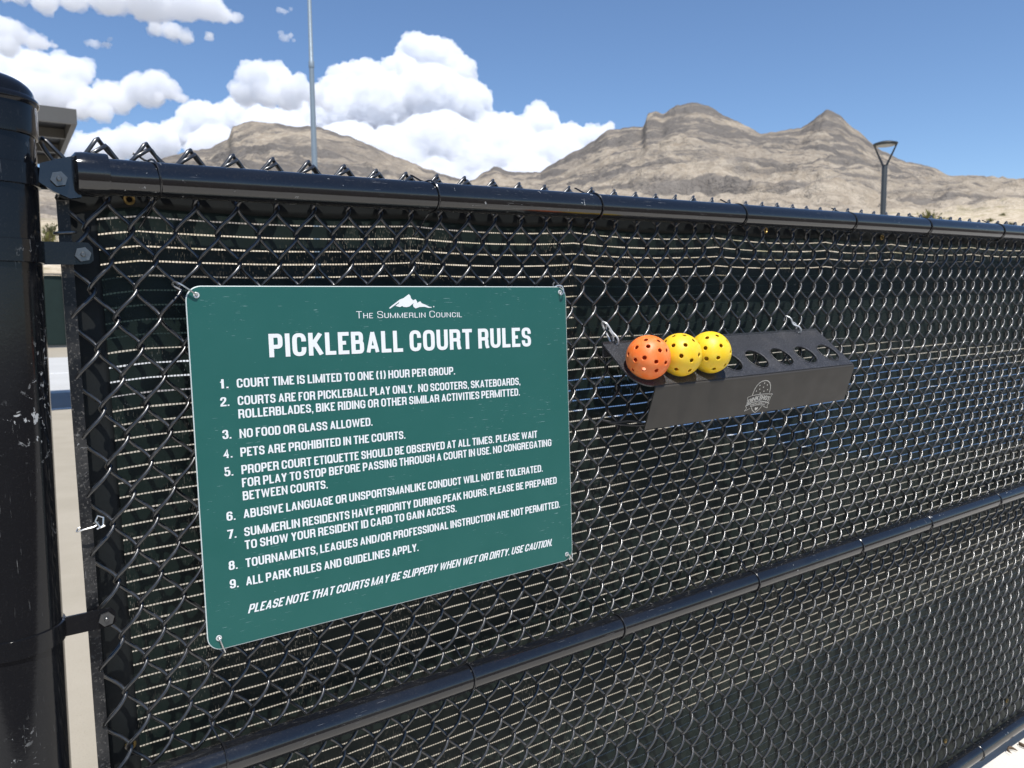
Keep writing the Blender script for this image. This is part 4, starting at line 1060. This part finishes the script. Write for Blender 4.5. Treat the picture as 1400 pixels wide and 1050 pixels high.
# badge etched on the front face: ball dome over two ribbons and a shield point
m = MB()
def stroke(pts, wd=0.0009, closed=False, lay=0):
    P = [np.array(p) for p in pts]
    if closed: P = P + [P[0], P[1]]
    for i in range(len(P) - 1):
        a, b = P[i], P[i + 1]; d_ = b - a; L_ = np.linalg.norm(d_)
        if L_ < 1e-6: continue
        d_ = d_ / L_; n_ = np.array([-d_[1], d_[0]]) * wd / 2
        e = d_ * wd * 0.35
        y_ = 0.0039 + 0.00003 * ((i + lay) % 3)
        m.add([fc(*(q_), y_) for q_ in (a - e - n_, b + e - n_, b + e + n_, a - e + n_)], [(0, 1, 2, 3)])
dome = [(1.0108, 0.0415), (1.0108, 0.036), (1.0118, 0.0290), (1.0150, 0.0222), (1.0205, 0.0163), (1.0275, 0.0134), (1.0360, 0.0124), (1.0445, 0.0139), (1.0520, 0.0183), (1.0575, 0.0250), (1.0605, 0.0325), (1.0612, 0.0400)]
stroke(dome, 0.0015)
for x, s in [(1.0242, 0.022), (1.0363, 0.0181), (1.0471, 0.0230), (1.0372, 0.0268), (1.0275, 0.0304), (1.0191, 0.0335), (1.0424, 0.0360), (1.0523, 0.0335), (1.0325, 0.0392)]:
    m.add([fc(x + 0.0014 * math.cos(t), s + 0.0015 * math.sin(t), 0.0039) for t in np.linspace(0, 6.283, 10, endpoint=False)], [tuple(range(10))])
stroke([(0.9987, 0.0448), (1.0116, 0.0425), (1.0286, 0.0418), (1.0476, 0.0424), (1.0725, 0.0447), (1.0695, 0.0506), (1.0682, 0.0628), (1.0586, 0.0606), (1.0365, 0.0560), (1.0134, 0.0585), (1.0028, 0.0631), (1.0010, 0.0530)], 0.0011, True)
stroke([(1.0136, 0.0590), (1.0365, 0.0566), (1.0590, 0.0610), (1.0585, 0.0680), (1.0365, 0.0650), (1.0160, 0.0672)], 0.0009, True, 1)
stroke([(1.0136, 0.0610), (1.0004, 0.0640), (1.0052, 0.0690), (1.0015, 0.0752), (1.0160, 0.0710)], 0.0009, False, 2)
stroke([(1.0590, 0.0625), (1.0718, 0.0650), (1.0672, 0.0690), (1.0705, 0.0752), (1.0560, 0.0706)], 0.0009, False, 2)
stroke([(1.0200, 0.0690), (1.0250, 0.0758), (1.0360, 0.0822), (1.0465, 0.0758), (1.0515, 0.0692)], 0.0012)
m.add([fc(x, s, 0.0039) for x, s in [(1.0310, 0.0712), (1.0335, 0.0704), (1.0358, 0.0718), (1.0382, 0.0704), (1.0408, 0.0714), (1.0395, 0.0745), (1.0358, 0.0776), (1.0322, 0.0745)]], [tuple(range(8))])
def badge_text(s_, x, z0, h, xe, ze, **kw):
    text_mesh(m, s_, x, 0.0, h, xe, 0.0, y=0.0, tf=lambda p: fc(p[0], (z0 + (ze - z0) * 0 + 9.0 * (p[0] - 1.0356) ** 2 * 0.7) - p[2], 0.0040 - p[1]), **kw)
badge_text('DINKSHOT', 1.0035, 0.0540, 0.0098, 1.0677, 0.0540, hv=0.085, hh=0.07, gap=0.09)
badge_text('PICKLEBALL', 1.0168, 0.0638, 0.0046, 1.0560, 0.0638, hv=0.075, hh=0.07, gap=0.1)
obj('badge', m, M['etch'], rack, off=rbase, smooth=False)
wire(rack, [(0.7286, -0.006, 0.345), (0.731, -0.015, 0.350), (0.728, -0.017, 0.360), (0.722, -0.010, 0.371), (0.713, -0.007, 0.385), (0.711, 0.003, 0.389), (0.716, 0.007, 0.380), (0.7245, -0.003, 0.352)], 0.0018, 'white_tie', 'tie_wire', rbase)
wire(rack, [(0.717, -0.008, 0.375), (0.724, -0.010, 0.364), (0.726, -0.008, 0.354)], 0.0016, 'white_tie', 'tie_wire', rbase)
wire(rack, [(1.2531, -0.008, 0.3455), (1.2545, -0.018, 0.350), (1.248, -0.018, 0.360), (1.240, -0.009, 0.366), (1.2335, -0.007, 0.379), (1.229, 0.003, 0.384), (1.231, 0.008, 0.374)], 0.0018, 'white_tie', 'tie_wire', rbase)
wire(rack, [(1.238, -0.008, 0.371), (1.247, -0.010, 0.366), (1.252, -0.008, 0.356)], 0.0016, 'white_tie', 'tie_wire', rbase)
wire(rack, [(0.747, -0.058, 0.207), (0.735, -0.045, 0.212), (0.715, -0.020, 0.209), (0.702, -0.004, 0.212), (0.704, 0.004, 0.213), (0.718, -0.012, 0.206), (0.738, -0.040, 0.203), (0.752, -0.058, 0.204)], 0.0022, 'zip', 'strap', rbase)

# ------------------------------------------------------------------ the balls: hollow, really perforated shells
def make_ball(name, label, mat, hx, hole_px, cpx, rpx, seed):
    c = pl(hx, HS, math.sqrt(0.0387 ** 2 - HR ** 2) + 0.0005); rad = 0.0387
    # view basis in the fence frame at the ball
    vd = np.array([-0.1948, -1.0584, 0.4104]) - c; vd /= np.linalg.norm(vd)
    up = np.array([0.03, 0, 1.0]); rt = np.cross(up, vd); rt /= np.linalg.norm(rt); up = np.cross(vd, rt)
    dirs = []
    for x, y in hole_px:
        a, b = (x - cpx[0]) / rpx, -(y - cpx[1]) / rpx; q2 = min(a * a + b * b, 0.96)
        dirs.append(rt * a + up * b + vd * math.sqrt(1 - q2))
    r_ = random.Random(seed); ga = math.pi * (3 - math.sqrt(5)); nf = 40
    for i in range(nf):
        z = 1 - 2 * (i + 0.5) / nf; q2 = math.sqrt(1 - z * z); dvec = np.array([q2 * math.cos(ga * i), q2 * math.sin(ga * i), z])
        if dvec @ vd > 0.10: continue
        clear = all(math.hypot(dvec @ rt - e @ rt, dvec @ up - e @ up) > 0.24 for e in dirs if e @ vd > 0)
        if clear and all(dvec @ e < math.cos(R(24)) for e in dirs): dirs.append(dvec)
    bm = bmesh.new(); bmesh.ops.create_icosphere(bm, subdivisions=6, radius=1.0)
    ha = 0.0038 / rad
    D = np.array(dirs)
    kill = []
    for vtx in bm.verts:
        p = np.array(vtx.co); p /= np.linalg.norm(p); dots = D @ p; j = int(np.argmax(dots)); ang = math.acos(min(1, dots[j]))
        if ang < ha * 0.78: kill.append(vtx)
        elif ang < ha * 1.25:
            e = D[j]; tng = p - e * (p @ e); tng /= np.linalg.norm(tng); p = e * math.cos(ha) + tng * math.sin(ha) if ang < ha * 1.12 else p
            vtx.co = Vector(p.tolist())
    bmesh.ops.delete(bm, geom=kill, context='VERTS')
    for f_ in list(bm.faces):
        pass
    # faces still covering a hole
    kf = []
    for f_ in bm.faces:
        p = np.array(f_.calc_center_median()); p /= np.linalg.norm(p)
        if (D @ p).max() > math.cos(ha * 0.97): kf.append(f_)
    bmesh.ops.delete(bm, geom=kf, context='FACES')
    for vtx in bm.verts: vtx.co = vtx.co * rad
    me = bpy.data.meshes.new(name); bm.to_mesh(me); bm.free()
    me.polygons.foreach_set('use_smooth', [True] * len(me.polygons)); me.materials.append(mat)
    o = bpy.data.objects.new(name, me); COL.objects.link(o)
    so_ = o.modifiers.new('shell', 'SOLIDIFY'); so_.thickness = 0.002; so_.offset = -1
    o.matrix_world = FM @ Matrix.Translation(c.tolist())
    tag(o, label, 'ball', 'balls resting in the rack')
    return o
make_ball('pickleball', 'orange perforated ball, leftmost in the rack', M['ball_o'], HX[0], [(675, 315), (850, 330), (552, 418), (707, 405), (865, 460), (957, 460), (437, 510), (537, 588), (658, 560), (817, 615), (945, 627), (650, 713), (820, 733), (500, 725)], (708, 555), 307, 1)
make_ball('pickleball', 'yellow perforated ball between the orange ball and the other yellow one', M['ball_y'], HX[1], [(487, 190), (487, 233), (540, 231), (575, 210), (522, 280), (567, 300), (600, 275), (560, 345), (500, 340), (445, 300), (450, 215), (535, 187)], (516, 275), 98, 2)
make_ball('pickleball', 'yellow perforated ball beside the empty holes', M['ball_y2'], HX[2], [(627, 195), (673, 185), (690, 232), (620, 243), (625, 293), (678, 288), (718, 210), (733, 262), (710, 320), (660, 340), (580, 280), (585, 225)], (640, 263), 98, 3)

# ------------------------------------------------------------------ dry leaves on the concrete
for i, (x, y, rz, lab) in enumerate(((2.288, -0.050, 0.4, 'curled dry leaf on the pale concrete, the lower left of the two'), (2.352, -0.055, 1.6, 'folded dry leaf on the pale concrete, nearest the right edge'))):
    m = MB(); n = 14; v = []
    for j in range(n + 1):
        a = -0.6 + 3.4 * j / n; w_ = 0.006 * math.sin(math.pi * (j + 0.4) / (n + 0.8))
        for s in (-1, 1): v.append((0.018 * math.cos(a), 0.018 * math.sin(a) * (1 if i == 0 else 0.6), 0.006 + s * w_))
    m.add(v, [(2 * j, 2 * j + 2, 2 * j + 3, 2 * j + 1) for j in range(n)])
    o = obj('dry_leaf', m, M['leaf_dry'], None)
    s_ = o.modifiers.new('thickness', 'SOLIDIFY'); s_.thickness = 0.001
    o.location = (x, y, GZ + 0.002); o.rotation_euler = (0.2, 0, rz); tag(o, lab, 'leaf', 'dry leaves on the concrete')
